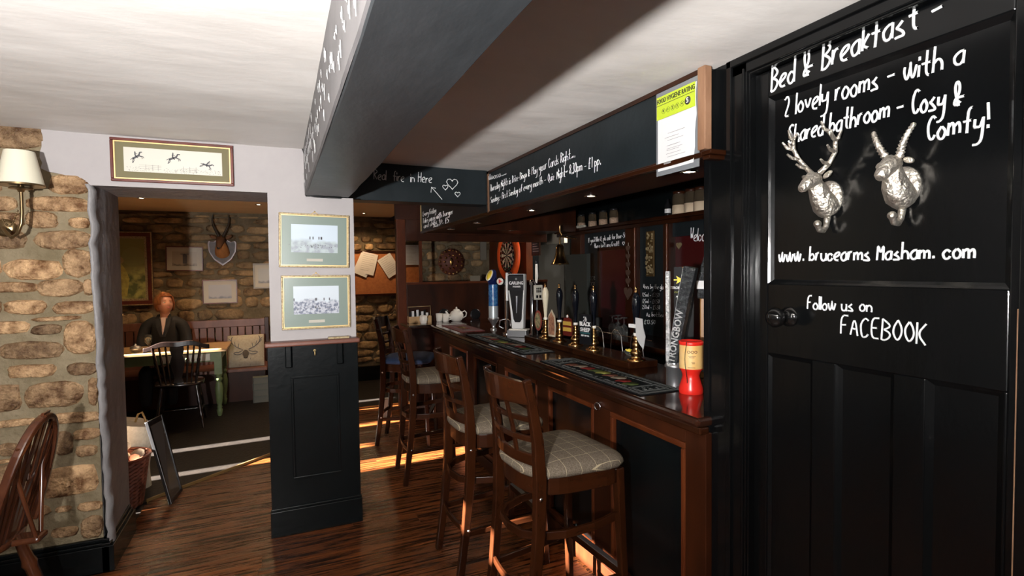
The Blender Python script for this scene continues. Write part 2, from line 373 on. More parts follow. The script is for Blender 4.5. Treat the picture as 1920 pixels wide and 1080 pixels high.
# side walls with unseen window openings, narrowed to slots that give the sun strips
wl = MB(); ops = [(1.83, 2.30, 1.86, 2.03), (3.99, 4.23, .85, 2.1), (4.56, 4.66, .85, 1.6), (5.20, 5.31, .85, 1.9), (5.84, 5.93, 1.6, 1.9), (6.22, 6.38, 1.42, 1.80)]
yy = -2.6
for (a, b, z0, z1) in ops:
    wl.box(-3.3, -3.2, yy, a, 0, 2.32); wl.box(-3.3, -3.2, a, b, 0, z0); wl.box(-3.3, -3.2, a, b, z1, 2.32); yy = b
wl.box(-3.3, -3.2, yy, 7.9, 0, 2.32)
struct('wall_left', wl, m_plaster)
struct('wall_rear', MB().box(-3.3, 1.6, -2.7, -2.6, 0, 2.3), m_plaster)
XD = 1.48
wr = MB(); wr.box(XD, XD+.12, -2.6, .52, 0, ZC); wr.box(XD, XD+.12, 1.40, 1.54, 0, ZC); wr.box(XD, XD+.12, .52, 1.40, 2.22, ZC)
struct('wall_right', wr, m_door)

# ---- stone wall with the doorway to the lounge
wb = MB(); wb.box(-3.2, -.885, YW, YR, 0, 2.32)
wall_b = struct('wall_back', wb, m_mortar)
def stone(parent, cx, cz, hw, hh, ysurf, m, seed, proud=.014, name='stone'):
    r = random.Random(seed); b = MB(); n = 16; rings = []; p = r.uniform(2.6, 4.2)
    offs = [r.uniform(-.07, .07) for _ in range(n)]; a0 = r.uniform(-.06, .06)
    for f, d in ((1.04, -.006), (1.0, .25), (.93, .75), (.62, 1.0)):
        ring = []
        for k in range(n):
            q = 2*PI*k/n; c, s_ = math.cos(q), math.sin(q); rr = (abs(c)**p+abs(s_)**p)**(-1/p)*(1+offs[k])
            x = hw*f*rr*c; z = hh*f*rr*s_+x*a0*.6
            ring.append((cx+x, ysurf-proud*d-(r.uniform(0, .004) if d > .5 else 0), cz+z))
        rings.append(ring)
    vs = sum(rings, [])+[(cx, ysurf-proud*1.05, cz)]
    fs = [(j*n+k, j*n+(k+1) % n, (j+1)*n+(k+1) % n, (j+1)*n+k) for j in range(3) for k in range(n)]+[(3*n+k, 3*n+(k+1) % n, 4*n) for k in range(n)]
    b.add(vs, fs, True); return b.build(name, m, parent=parent)
LS = [(-40,232,79,272),(94,331,166,362),(55,372,165,394),(-30,370,30,394),(50,398,106,427),(131,409,167,427),(-30,433,46,465),(67,434,169,466),(120,469,171,518),(11,488,114,524),
(-40,529,70,549),(73,524,151,556),(158,524,181,553),(10,562,84,590),(102,564,184,590),(65,592,149,603),(-40,602,53,628),(60,608,113,628),(122,602,189,662),(1,639,114,676),(18,682,101,710),(127,678,197,705),
(-40,720,36,773),(50,714,149,767),(167,708,198,758),(-40,782,78,806),(88,768,198,797),(140,800,198,826),(100,808,136,855),(143,833,181,857),(85,869,180,935),(147,935,206,960),(154,963,207,1011),(105,947,133,961),
(97,985,145,1010),(0,830,32,856),(-40,868,60,925),(-20,860,20,872),(40,832,84,850),(10,945,92,980),(50,905,80,930),(-60,480,0,520),(-60,560,2,590),(-60,650,-6,676),(-60,282,-10,330),(-60,335,0,362),(-50,400,40,428),(-70,960,0,1010)]
for i, (a, b, c, d) in enumerate(LS):
    p = at(a, d, 1, YW); q = at(c, b, 1, YW)
    p.x = min(p.x, q.x-.02)
    q.x = min(q.x, -.885)
    stone(wall_b, (p.x+q.x)/2, (p.z+q.z)/2, (q.x-p.x)/2*1.05, (q.z-p.z)/2*1.06, YW, m_stone, i)

# plastered lintel, reveal and pier
rj = random.Random(3)
def P(px, py): p = at(px, py, 1, YW); return (p.x, p.z)
ZL = 2.005
poly = [P(79, 190)]
for k in range(9): a = P(79, 236+k*10); poly.append((a[0]+rj.uniform(-.006, .006), a[1]))
for px, py in ((92, 322), (110, 327), (128, 330), (145, 337), (163, 343)): a = P(px, py); poly.append((a[0], a[1]+rj.uniform(-.003, .003)))
poly += [(-.875, ZL), (-.87, ZL), (-.055, ZL), (-.06, 1.0), (.42, 1.0), (.42, 1.992), (.15, 1.992), (.15, 2.285), (-1.0, 2.285)]
poly = [(x, min(z, 2.285)) for x, z in poly]
pl = MB(); pl.prism(poly, YW-.012, YW+.002)
lint = MB(); lint.box(-.885, .15, YW+.002, YR, ZL, 2.31)
lintel = struct('wall_lintel', lint, m_reveal); pl.build('plaster_face', m_plaster, parent=lintel)
rv = MB(); n = 60; vs = []; fs = []
for j in range(n+1):
    z = 2.01*j/n; jag = .018*noise.noise(Vector((0, 0, z*7)))+.010*noise.noise(Vector((3, 0, z*23)))
    x0 = -.880+.03*(z/2-.5)*-1+jag
    prof = [(x0, YW-.016), (x0+.012+.008*noise.noise(Vector((1, 1, z*11))), YW-.022), (x0+.026+.010*noise.noise(Vector((1, 5, z*13))), YW+.01), (x0+.022+.012*noise.noise(Vector((8, 1, z*17))), YW+.05), (-.860+.006*noise.noise(Vector((4, 1, z*9))), YW+.11), (-.862, YW+.25), (-.868, YR)]
    vs += [(a, b, z) for a, b in prof]
m_ = 7
fs = [(j*m_+i, j*m_+i+1, (j+1)*m_+i+1, (j+1)*m_+i) for j in range(n) for i in range(m_-1)]
rv.add(vs, fs, True); rv.box(-.89, -.884, YW+.01, YR, 0, ZL)
tag(rv.build('reveal', m_reveal, parent=wall_b), 'painted grey reveal with a ragged plaster edge')
pier = MB(); pier.box(-.055, .42, YW, 3.72, 0, 1.99); pier.box(-.055, .15, YW, 3.72, 1.99, 2.3)
pillar = struct('pillar', pier, m_plaster)
tag(pillar, 'lilac plastered pillar between the doorway and the bar area')
# black panelling at the pillar's foot
pn = thing('pillar_panelling', 'black painted wooden panelling round the foot of the plastered pillar', 'panelling', (.17, YW, 0))
X0, X1 = -.079, .426; YP = YW-.022
MB().box(X0, X1, YP, YW+.3, .0, 1.12).build('board', m_panelblack, parent=pn, org=(.17, YW, 0), bevel=.003)
b = MB().box(X0-.006, X1+.006, YP-.016, YP, 0, .15); b.box(X0-.004, X1+.004, YP-.010, YP, .15, .165); b.build('skirting', m_panelblack, parent=pn, org=(.17, YW, 0), bevel=.003)
def ring(b, x0, x1, z0, z1, w, y0, y1):
    b.box(x0, x1, y0, y1, z1-w, z1); b.box(x0, x1, y0, y1, z0, z0+w); b.box(x0, x0+w, y0, y1, z0+w, z1-w); b.box(x1-w, x1, y0, y1, z0+w, z1-w); return b
pa, pb = at(545, 706, 1, YP), at(640, 885, 1, YP)
ring(MB(), pa.x, pb.x, pb.z, pa.z, .014, YP-.009, YP).build('panel_moulding', m_panelblack, parent=pn, org=(.17, YW, 0), bevel=.003)
for px in (541, 637):
    q = at(px, 680, 1, YP); MB().prism([(q.x-.018, 1.12), (q.x+.018, 1.12), (q.x+.018, .99), (q.x-.018, .99)], YP-.03, YP).build('bracket', m_panelblack, parent=pn, org=(.17, YW, 0), bevel=.006)
sh = MB().box(X0-.012, X1+.005, YP-.075, YW+.0, 1.12, 1.147); sh.build('ledge', m_ledge, parent=pn, org=(.17, YW, 0), bevel=.008)
hk = thing('brass_hook', 'small brass hook screwed into the black board below the pillar ledge', 'hook', at(590, 660, 1, YP))
b = MB(); b.tube([(0, 0, .012), (0, -.015, .008), (0, -.024, -.004), (0, -.018, -.016), (0, -.008, -.012)], .0035, 6); b.lathe([(.008, 0), (.006, .004)], (0, 0, .01), 10, '-y'); b.build('hook', m_goldplain, parent=hk)
cd = MB(); q = at(638, 632, 1, YP-.03); cd.box(q.x-.07, q.x+.05, YP-.05, YP-.01, 1.148, 1.158)
tag(cd.build('small_card', m_gold, org=(q.x, YP-.03, 1.148)), 'small gold card lying on the pillar ledge', 'card')

# skirting of the stone wall
sk = MB()
sk.box(-3.2, -.85, YW-.045, YW, 0, .135); sk.box(-3.2, -.855, YW-.035, YW, .135, .150); sk.box(-3.2, -.862, YW-.022, YW, .150, .168)
sk.box(-.885, -.832, YW-.045, 3.80, 0, .135); sk.box(-.885, -.845, YW-.045, 3.80, .135, .15); sk.box(-.885, -.855, YW-.03, 3.80, .15, .168)
struct('baseboard_back', sk, m_panelblack, bevel=.003)

# ---- ceiling beam
def wob(b, amp=.004, f=4):
    b.v = [p+Vector((noise.noise(p*f), 0, noise.noise(p*f+Vector((9, 9, 9)))))*amp for p in b.v]; return b
bm_ = MB(); N_ = 90; vs = []
XB0, XB1, ZB = .152, .398, 1.995
for i in range(N_+1):
    Y = -2.6+(3.66+2.6)*i/N_
    for (X, Z) in ((XB0-.004, 2.29), (XB0, ZB+.004), (XB0+.004, ZB), (XB1-.004, ZB), (XB1, ZB+.004), (XB1, 2.29)):
        vs.append((X+.004*noise.noise(Vector((X*9, Y*3, 1))), Y, Z+.003*noise.noise(Vector((X*9, Y*4, 5)))))
bm_.add(vs, [(i*6+k, (i+1)*6+k, (i+1)*6+k+1, i*6+k+1) for i in range(N_) for k in range(5)])
beam = struct('ceiling_beam', bm_, m_beam)
tag(beam, 'charcoal painted ceiling beam running from above towards the pillar')
sf = MB(); vs = []
for i in range(N_+1):
    Y = -2.6+(YW-.02+2.6)*i/N_; vs += [(XB0-.009+.003*noise.noise(Vector((1, Y*3, 1))), Y, 2.28), (XB0-.007+.003*noise.noise(Vector((1, Y*3, 1))), Y, ZB+.006+.004*noise.noise(Vector((7, Y*9, 1)))), (XB0+.0, Y, ZB+.002)]
sf.add(vs, [(i*3+k, i*3+k+1, (i+1)*3+k+1, (i+1)*3+k) for i in range(N_) for k in (0, 1)]); sf.build('plastered_side', mat('beam_side_paint', (.10, .095, .097), .6, c2=(.13, .124, .126), scale=6), parent=beam)
# unreadable pen marks down the beam's side
r = random.Random(5); it = []
for i in range(78):
    Y = .35+3.0*(i/78)**.8; z = r.choice((2.06, 2.13, 2.2))+r.uniform(-.02, .02); h = r.uniform(.012, .035)
    it.append(chaikin([Vector((XB0-.012, Y, z-h)), Vector((XB0-.012, Y+.01, z+h)), Vector((XB0-.012, Y+.018, z-h*.6)), Vector((XB0-.012, Y+.03, z+h*.4))]))
chalk('lettering', beam, it, .0011, mat('faded_ink', (.36, .36, .36), .8))
# ---- cross beam "Real fire in here"
YF = 3.64
cb = MB(); cb.box(.40, 1.40, YF, YF+.16, 2.02, 2.30)
cross = struct('cross_beam', cb, m_black, bevel=.003); tag(cross, 'charcoal cross beam lettered about the real fire')
it = write('Real  fire  in Here', at(701, 337, 1, YF-.002), at(811, 343, 1, YF-.002), .068, 1, .1, .5)
A = lambda x, y: at(x, y, 1, YF-.002)
it += [[A(829, 374), A(818, 361), A(809, 351)], [A(808, 361), A(809, 351), A(817, 353)]]
for (x, y, s) in ((848, 344, .042), (835, 351, .02), (858, 364, .02)): it.append(heart(A(x, y), Vector((1, 0, 0)), s))
chalk('lettering', cross, it, .0028)

# ---- cable along the wall head
pts = [(-60, 229), (0, 231), (60, 231), (130, 233), (200, 240), (280, 247), (350, 252), (430, 259), (500, 268), (545, 273), (566, 276), (571, 290), (572, 330), (573, 366), (590, 369), (640, 372)]
b = MB(); b.tube([at(x, y, 1, YW-.020) for x, y in pts], .0042, 6)
tag(b.build('electric_cable', m_cable, org=at(300, 249, 1, YW-.02)), 'black electric cable clipped along the top of the plastered wall', 'cable')

# ---- lounge walls
YL = 7.7
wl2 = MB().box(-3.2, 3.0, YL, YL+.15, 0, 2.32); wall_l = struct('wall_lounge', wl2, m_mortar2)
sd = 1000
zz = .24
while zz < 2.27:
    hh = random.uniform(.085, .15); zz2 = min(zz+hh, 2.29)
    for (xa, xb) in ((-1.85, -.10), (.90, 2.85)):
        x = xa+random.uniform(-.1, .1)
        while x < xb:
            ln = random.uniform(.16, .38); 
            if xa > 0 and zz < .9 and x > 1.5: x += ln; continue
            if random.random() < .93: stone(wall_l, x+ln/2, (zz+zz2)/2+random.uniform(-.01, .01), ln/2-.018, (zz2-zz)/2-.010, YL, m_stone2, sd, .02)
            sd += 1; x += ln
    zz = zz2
struct('baseboard_lounge', MB().box(-3.2, 1.6, YL-.05, YL, 0, .2), m_panelblack)

# ---- the boarded door on the right and its frame
XF = 1.497                                   # door face
def D(px, py, x=XF): return at(px, py, 0, x)
YD0, YD1, ZT = at(1919, 540, 0, XF).y, 1.345, 2.205
fr = MB()
fr.box(1.462, 1.53, YD1, 1.425, 0, 2.262); fr.box(1.452, 1.47, 1.405, 1.428, 0, 2.264); fr.box(1.470, 1.50, YD1-.006, YD1+.012, 0, ZT+.01); fr.box(1.456, 1.47, 1.352, 1.362, 0, 2.22)
fr.box(1.462, 1.53, .45, 1.425, ZT, 2.262); fr.box(1.452, 1.47, .45, 1.428, 2.238, 2.264); fr.box(1.470, 1.50, .60, YD1, ZT-.008, ZT+.012)
fr.box(1.462, 1.60, .50, YD0-.006, 0, ZT)
dfr = struct('trim_1', fr, m_door, bevel=.003); tag(dfr, 'black painted moulded frame of the lettered door')
we = MB().box(1.466, 1.49, YD0-.008, YD0-.003, .0, 1.45); we.build('worn_edge', m_post, parent=dfr)
wp = MB().box(1.462, 1.60, 1.425, 1.535, 0, ZC); wp.box(1.455, 1.475, 1.508, 1.538, 0, 1.95)
struct('trim_2', wp, m_door, bevel=.004)
d = MB()
up = [D(1441, 183), D(1441, 532), D(1893, 541)]
UY1, UZ1, UZ0 = up[0].y, up[0].z, up[1].z; UY0 = up[2].y
lp = [(D(1436, 661).y, D(1522, 677).y), (D(1566, 683).y, D(1675, 700).y), (D(1735, 712).y, D(1881, 736).y)]; LZ1 = D(1436, 661).z; LZ0 = .28
X0_, X1_ = XF, XF+.04
d.box(X0_, X1_, UY1, YD1-.004, .01, ZT-.01); d.box(X0_, X1_, YD0, UY0, .01, ZT-.01); d.box(X0_, X1_, UY0, UY1, UZ1, ZT-.01)
d.box(X0_, X1_, UY0, UY1, LZ1, UZ0); d.box(X0_, X1_, UY0, UY1, .01, LZ0)
d.box(X0_, X1_, lp[1][0], lp[0][1], LZ0, LZ1); d.box(X0_, X1_, lp[2][0], lp[1][1], LZ0, LZ1)
if lp[0][0] < UY1: d.box(X0_, X1_, lp[0][0], UY1, LZ0, LZ1)
if lp[2][1] > UY0: d.box(X0_, X1_, UY0, lp[2][1], LZ0, LZ1)
door = struct('door_1', d, m_door, bevel=.003); tag(door, 'tall black panelled door covered in white pen lettering')
for a0, a1, z0, z1 in [(UY0, UY1, UZ0, UZ1)]+[(b, a, LZ0, LZ1) for a, b in lp]:
    MB().box(XF+.014, XF+.03, a0, a1, z0, z1).build('panel', m_door, parent=door)
    mo = MB(); wv = .015
    for (p, q) in (((a0, z0), (a1, z0)), ((a1, z0), (a1, z1)), ((a1, z1), (a0, z1)), ((a0, z1), (a0, z0))):
        c = Vector(((a0+a1)/2, (z0+z1)/2)); 
        def ins(t): return (t[0]+(wv if t[0] < c.x else -wv), t[1]+(wv if t[1] < c.y else -wv))
        p2, q2 = ins(p), ins(q)
        mo.add([(XF+.001, *p), (XF+.001, *q), (XF+.006, q[0]*.6+q2[0]*.4, q[1]*.6+q2[1]*.4), (XF+.006, p[0]*.6+p2[0]*.4, p[1]*.6+p2[1]*.4), (XF+.0145, *q2), (XF+.0145, *p2)], [(0, 1, 2, 3), (3, 2, 4, 5)])
    mo.build('panel_moulding', m_door, parent=door)
kn = D(1462, 592); kb = MB()
kb.lathe([(.001, 0), (.032, .0), (.032, .006), (.02, .010), (.012, .016), (.011, .034), (.020, .042), (.030, .054), (.032, .066), (.026, .078), (.012, .085), (.0001, .086)], (0, 0, 0), 24, '-y')
k = kb.build('door_knob', mat('black_enamel', (.004, .004, .004), .08, coat=.6), parent=door); k.location = (XF, D(1478, 592).y-.004, kn.z); k.rotation_euler = (0, 0, FACE_X)
def Wd(t, a, b, cap, x=XF-.001, sl=.12, jit=.25): return write(t, D(*a, x), D(*b, x), cap, 0, sl, jit)
it = []
it += Wd('Bed & Breakfast -', (1446, 172), (1772, 30), .078)
chalk('lettering', door, it, .0040)
XP = XF+.013; it = []
it += Wd('2 lovely rooms -', (1470, 220), (1682, 154), .066, XP); it += Wd('with a', (1694, 152), (1812, 118), .062, XP)
it += Wd('Shared bathroom -', (1478, 270), (1697, 212), .060, XP, .2); it += Wd('Cosy &', (1710, 214), (1812, 196), .062, XP); it += Wd('Comfy!', (1738, 264), (1858, 240), .060, XP)
it += Wd('www. brucearms Masham. com', (1460, 490), (1832, 484), .046, XP, .1, .15)
chalk('lettering', door, it, .0033)
it = Wd('Follow us on', (1514, 579), (1638, 585), .040, XF-.001, .05, .15)+Wd('FACEBOOK', (1576, 626), (1742, 648), .056, XF-.001, .05, .1)
chalk('lettering', door, it, .0027)

# animal head coat hooks
def plate_hook(b, rx, rz):
    b.lathe([(.001, 0), (1, 0), (1, .006), (.7, .012), (.0001, .013)], (0, 0, 0), 22, '-y') if False else None
    vs = []; n = 24
    for f, d_ in ((1, 0), (1, .006), (.8, .012), (.01, .013)):
        for k in range(n): q = 2*PI*k/n; vs.append((rx*f*math.cos(q), -d_, rz*f*math.sin(q)))
    b.add(vs, [(j*n+k, j*n+(k+1) % n, (j+1)*n+(k+1) % n, (j+1)*n+k) for j in range(3) for k in range(n)], True)
def hook_tail(name, z, t):
    b = MB(); b.tube([(0, -.008, z), (0, -.012, z-.02), (0, -.016, z-.038), (0, -.028, z-.052), (0, -.044, z-.050), (0, -.052, z-.036)], [.010, .009, .008, .008, .008, .009], 10); b.ell((0, -.053, z-.032), (.011,)*3); return b.build(name, m_silver, parent=t)
q = D(1556, 372, XF+.014); st = thing('stag_head_hook', 'pewter stag head coat hook with branching antlers on the black door', 'coat hook', q, FACE_X)
b = MB(); plate_hook(b, .040, .052); b.build('back_plate', m_silver, parent=st)
b = MB(); b.tube([(0, -.005, -.028), (0, -.022, -.018), (0, -.042, .004), (0, -.058, .030), (0, -.070, .048)], [.036, .036, .030, .024, .018], 14)
for z in (-.022, -.008, .006): b.tube([(-.030+.1*abs(z), -.030-.5*(z+.022), z), (0, -.052-.5*(z+.022), z-.01), (.030-.1*abs(z), -.030-.5*(z+.022), z)], .005, 6)
b.build('neck', m_silver, parent=st)
b = MB(); b.tube([(0, -.058, .056), (0, -.078, .050), (0, -.100, .038), (0, -.118, .024), (0, -.124, .020)], [.018, .024, .017, .013, .009], 12)
for sx in (-1, 1): b.ell((sx*.034, -.058, .062), (.017, .005, .008), 8, 6, Euler((0, -sx*.5, 0))); b.ell((sx*.016, -.088, .056), (.004,)*3, 6, 5)
b.build('head', m_silver, parent=st)
b = MB()
for sx in (-1, 1):
    mp = [(sx*.012, -.062, .070), (sx*.035, -.055, .092), (sx*.058, -.060, .122), (sx*.066, -.072, .152), (sx*.056, -.086, .178), (sx*.040, -.092, .192)]
    b.tube(mp, [.0085, .007, .0065, .006, .0055, .003], 8)
    for (i, dx, dy, dz) in ((1, .004, -.040, .010), (2, .006, -.042, .014), (3, .012, -.034, .022), (4, -.004, -.026, .026), (3, .018, .0, .024)):
        p = Vector(mp[i]); b.tube([p, p+Vector((sx*dx*.5, dy*.6, dz*.2)), p+Vector((sx*dx, dy, dz))], [.006, .005, .003], 7)
b.build('antlers', m_silver, parent=st); hook_tail('hook', -.045, st)
q = D(1697, 350, XF+.014); an = thing('antelope_head_hook', 'pewter antelope head coat hook with two ridged horns on the black door', 'coat hook', q, FACE_X)
b = MB(); plate_hook(b, .040, .052); b.build('back_plate', m_silver, parent=an)
b = MB(); b.tube([(0, -.004, -.030), (0, -.022, -.022), (0, -.040, .0), (0, -.048, .026), (0, -.050, .048)], [.034, .036, .032, .025, .019], 14); b.build('neck', m_silver, parent=an)
b = MB(); b.tube([(0, -.040, .058), (0, -.060, .056), (0, -.082, .040), (0, -.100, .022), (0, -.106, .016)], [.018, .024, .020, .016, .010], 12)
for sx in (-1, 1): b.ell((sx*.034, -.046, .060), (.015, .005, .008), 8, 6, Euler((0, sx*.4, 0))); b.ell((sx*.018, -.070, .052), (.004,)*3, 6, 5)
b.build('head', m_silver, parent=an)
b = MB()
for sx in (-1, 1):
    p0, p1 = Vector((sx*.014, -.050, .070)), Vector((sx*.050, -.052, .148)); n = 20
    b.tube([p0.lerp(p1, i/n)+Vector((0, -.010*math.sin(PI*i/n), 0)) for i in range(n+1)], [(.0118 if i % 2 else .0080)*(1-.45*i/n) for i in range(n+1)], 9)
b.build('horns', m_silver, parent=an); hook_tail('hook', -.045, an)

# ================================================================= BAR CANOPY
XC = 1.40
cn = thing('bar_canopy', 'charcoal chalkboard canopy hanging over the bar with a wooden lower moulding', 'canopy', (XC, 3.6, 1.95))
O = (XC, 3.6, 1.95)
MB().box(XC, XC+.02, 1.485, 3.60, 1.958, 2.258).build('chalkboard', m_black, parent=cn, org=O)
MB().box(XC, XC+.02, 3.66, 5.62, 1.958, 2.258).build('chalkboard', m_black, parent=cn, org=O)
MB().box(XC-.006, XC+.012, 3.60, 3.625, 1.955, 2.258).build('corner_bead', m_post, parent=cn, org=O)
MB().box(XC-.005, XC+.02, 5.62, 5.64, 1.955, 2.258).build('corner_bead', m_goldplain, parent=cn, org=O)
b = MB(); b.box(XC-.012, XC+.02, 1.475, 5.62, 1.940, 1.960); b.box(XC-.006, XC+.02, 1.475, 5.62, 1.96, 1.968); b.build('lower_moulding', m_woodh, parent=cn, org=O, bevel=.003)
MB().box(XC-.006, XC+.01, 1.49, 5.6, 2.240, 2.258).build('upper_bead', m_woodh, parent=cn, org=O)
MB().box(XC-.010, XC+.022, 1.462, 1.500, 1.968, 2.262).build('end_post', m_post, parent=cn, org=O, bevel=.003)
b = MB(); b.box(XC-.016, 1.53, 1.43, 1.475, 1.945, 1.962); b.box(XC-.010, 1.52, 1.442, 1.475, 1.930, 1.945); b.build('end_moulding', m_woodh, parent=cn, org=O, bevel=.004)
MB().box(XC+.02, 1.55, 1.485, 1.50, 1.955, 2.262).build('end_board', m_door, parent=cn, org=O)
b = MB(); b.box(XC, 1.74, 1.485, 5.62, 1.948, 1.957); b.build('soffit', m_redwood, parent=cn, org=O)
b = MB(); b.box(1.74, 2.82, 4.80, 5.62, 1.948, 1.957); b.build('soffit', m_redwood, parent=cn, org=O)
b = MB(); b.box(1.73, 1.745, 1.5, 4.8, 1.948, 2.26); b.box(1.74, 2.82, 4.79, 4.805, 1.93, 2.26); b.build('inner_board', m_redwood, parent=cn, org=O)
MB().box(1.42, 2.82, 5.60, 5.62, 1.93, 2.26).build('rear_board', m_redwood, parent=cn, org=O)
Fx = lambda px, py: at(px, py, 0, XC-.002)
it = write('Alwasa.....', Fx(914, 339), Fx(950, 327), .040, 0, .1)
it += write('Thursday Nights is Prize-Bingo & Play', Fx(919, 359), Fx(1008, 324), .046, 0, .1); it += write('your Cards Right....', Fx(1011, 322), Fx(1079, 294), .052, 0, .1)
it += write('Sundays- First Sunday of every month - Quiz', Fx(920, 381), Fx(1040, 336), .044, 0, .1); it += write('Night~ 8.30pm - \u00a31 pp.', Fx(1044, 336), Fx(1127, 308), .054, 0, .1)
chalk('lettering', cn, it, .0017)
Fy = lambda px, py: at(px, py, 0, XC-.002)
it = []
for (t, a, b_) in (('Every Friday', (793, 406), (818, 398)), ('Take away with burger', (793, 419), (850, 400)), ('and chips to', (795, 428), (830, 416)), ('share - \u00a35', (812, 430), (842, 416))):
    it += write(t, Fy(*a), Fy(*b_), .050, 0, .1)
chalk('lettering', cn, it, .003)
# recessed lights
def downlight(loc, label, grp, power, glow=True, col=(1, .82, .6)):
    t = thing('ceiling_spotlight', label, 'light', loc, 0, grp)
    b = MB(); b.lathe([(.036, 0), (.038, -.006), (.030, -.007), (.028, 0)], n=20); b.build('rim', m_chrome, parent=t)
    b = MB(); b.lathe([(.027, -.002), (.0001, -.002)], n=16); b.build('lens', m_lampglow, parent=t)
    l = light('SPOT', 'lamp', (0, 0, -.012), power, col, .02, (0, 0, -1), spot_size=math.radians(140), spot_blend=.7); l.parent = t
lab = ['first spotlight under the bar canopy, nearest the hygiene certificate', 'second spotlight along the canopy from the certificate', 'third spotlight along the canopy, above the first pump handles', 'spotlight under the canopy just beyond the cross beam', 'far corner spotlight under the canopy above the teapot', 'spotlight in the canopy return above the dartboard side']
for (x, y, z), l in zip(SPOTS_BAR, lab): downlight((x, y, z-.002), l, 'spotlights under the bar canopy', 2.0)
for p, l in zip(SPOTS_LOUNGE, ['lounge ceiling spotlight above the gilt framed painting', 'lounge ceiling spotlight above the antelope trophy side', 'lounge ceiling spotlight above the orange notice board']): downlight((p[0], p[1], p[2]+.019), l, 'spotlights in the lounge ceiling', 45, col=WARM)

# food hygiene certificate in its plastic sleeve
c0, c1 = Fx(1236, 205), Fx(1309, 300)
q = (XC-.004, (c0.y+c1.y)/2, 2.10); hw_ = (c0.y-c1.y)/2; q = (XC-.0065, q[1], q[2])
ct = thing('hygiene_certificate', 'white and lime food hygiene rating certificate hanging at the canopy end', 'certificate', q, FACE_X)
zt, zb = .118, -.170
b = MB(); n = 10; vs = []
for j in range(n+1):
    z = zt+(zb-zt)*j/n; cx = -.018*max(0, (j-5)/5)**1.5*0
    wob_ = .004*math.sin(j*.8)
    for x in (-hw_, 0, hw_-.012*max(0, (j-4)/6)): vs.append((x, -.002-abs(wob_)*(x > 0), z))
b.add(vs, [(j*3+i, j*3+i+1, (j+1)*3+i+1, (j+1)*3+i) for j in range(n) for i in (0, 1)], True)
cert = b.build('sheet', mat('bright_paper', (.62, .62, .62), .35), parent=ct)
MB().box(-hw_-.012, hw_+.010, .0, .0015, zb-.018, zt+.02).build('plastic_sleeve', mat('grey_sleeve', (.16, .17, .18), .15), parent=ct)
m_lime = mat('lime_print', (.42, .52, .03), .4)
MB().box(-hw_, hw_-.002, -.0075, -.007, .030, zt).build('lime_band', m_lime, parent=ct)
m_lines = mat('black_print', (.02, .02, .02), .5)
font('lettering', 'FOOD HYGIENE RATING', .026, m_lines, ct, (0, -.009, .099), sx=.72)
b = MB(); b.box(-hw_, hw_-.004, -.0085, -.008, .083, .085)
for i in range(5):
    x = -.066+i*.026; b.tube([(x+.0095*math.cos(a), -.0080, .057+.0095*math.sin(a)) for a in [k*PI/9 for k in range(19)]], .0007, 5, False)
b.build('print', m_lines, parent=ct)
for i in range(5): font('lettering', str(i), .014, m_lines, ct, (-.066+i*.026, -.009, .057))
MB().lathe([(.015, 0), (.015, .001), (.0001, .001)], (.068, -.008, .060), 20, '-y').build('rating_disc', m_lines, parent=ct)
font('lettering', '5', .026, m_paper, ct, (.068, -.0105, .060), bold=.0006)
b = MB(); rr = random.Random(2)
for z in (-.035, -.05, -.062, -.082, -.094, -.1, -.113, -.125): 
    b.box(-.06+rr.uniform(0, .02), .045+rr.uniform(-.03, .01), -.0085, -.008, z, z+.0012)
b.box(-.065, -.025, -.0085, -.008, -.150, -.143); b.build('print', mat('grey_print', (.22, .22, .23), .6), parent=ct)

# ================================================================= BAR
ZB_ = .99
bt = thing('bar_counter', 'long dark mahogany bar counter with black front panels', 'bar counter', (1.7, 3.4, 0)); O = (1.7, 3.4, 0)
top = MB(); top.box(1.392, 2.02, 1.50, 5.30, .955, ZB_); top.build('bar_top', m_bartop, parent=bt, org=O, bevel=.012)
b = MB(); b.box(1.405, 1.45, 1.50, 5.28, .925, .955); b.build('top_moulding', m_woodh, parent=bt, org=O, bevel=.006)
XB = 1.432
pys = [(1.573+.03, 2.072+.045), (2.27, 2.765), (2.93, 3.43), (3.60, 4.10), (4.27, 4.77)]
ya = at(1285, 829, 0, XB).y; yb = at(1145, 771, 0, XB).y; yc = at(1113, 756, 0, XB).y; yd = at(1028, 722, 0, XB).y; zt_ = at(1145, 771, 0, XB).z
wdt = yb-ya; gp = yc-yb
ps = [(ya, yb), (yc, yd)]; 
while ps[-1][1] < 4.6: ps.append((ps[-1][1]+gp, ps[-1][1]+gp+wdt))
ff = MB(); ff.box(XB, XB+.03, 1.50, ya, 0, .93); ff.box(XB, XB+.03, ya, 5.28, zt_, .93); ff.box(XB, XB+.03, ya, 5.28, 0, .11)
for i, (a, c) in enumerate(ps):
    nx = ps[i+1][0] if i+1 < len(ps) else 5.28
    ff.box(XB, XB+.03, c, nx, .11, zt_)
ff.box(XB-.012, XB, 1.50, 5.28, 0, .09)
ff.build('front_frame', m_redwood, parent=bt, org=O, bevel=.003)
for a, c in ps:
    MB().box(XB+.018, XB+.032, a, c, .11, zt_).build('front_panel', m_panelblack, parent=bt, org=O)
    b = MB()
    for (y0, y1, z0, z1) in ((a, c, zt_-.026, zt_), (a, c, .11, .136), (a, a+.022, .136, zt_-.026), (c-.022, c, .136, zt_-.026)): b.box(XB-.006, XB+.02, y0, y1, z0, z1)
    b.build('panel_moulding', m_trim, parent=bt, org=O, bevel=.006)
MB().box(XB-.012, XB+.02, 1.497, 1.53, 0, .93).build('end_strip', m_post, parent=bt, org=O) if False else None
fc = MB(); fc.box(1.98, 2.0, 1.6, 5.3, 0, .955); fc.build('rear_board', m_redwood, parent=bt, org=O)
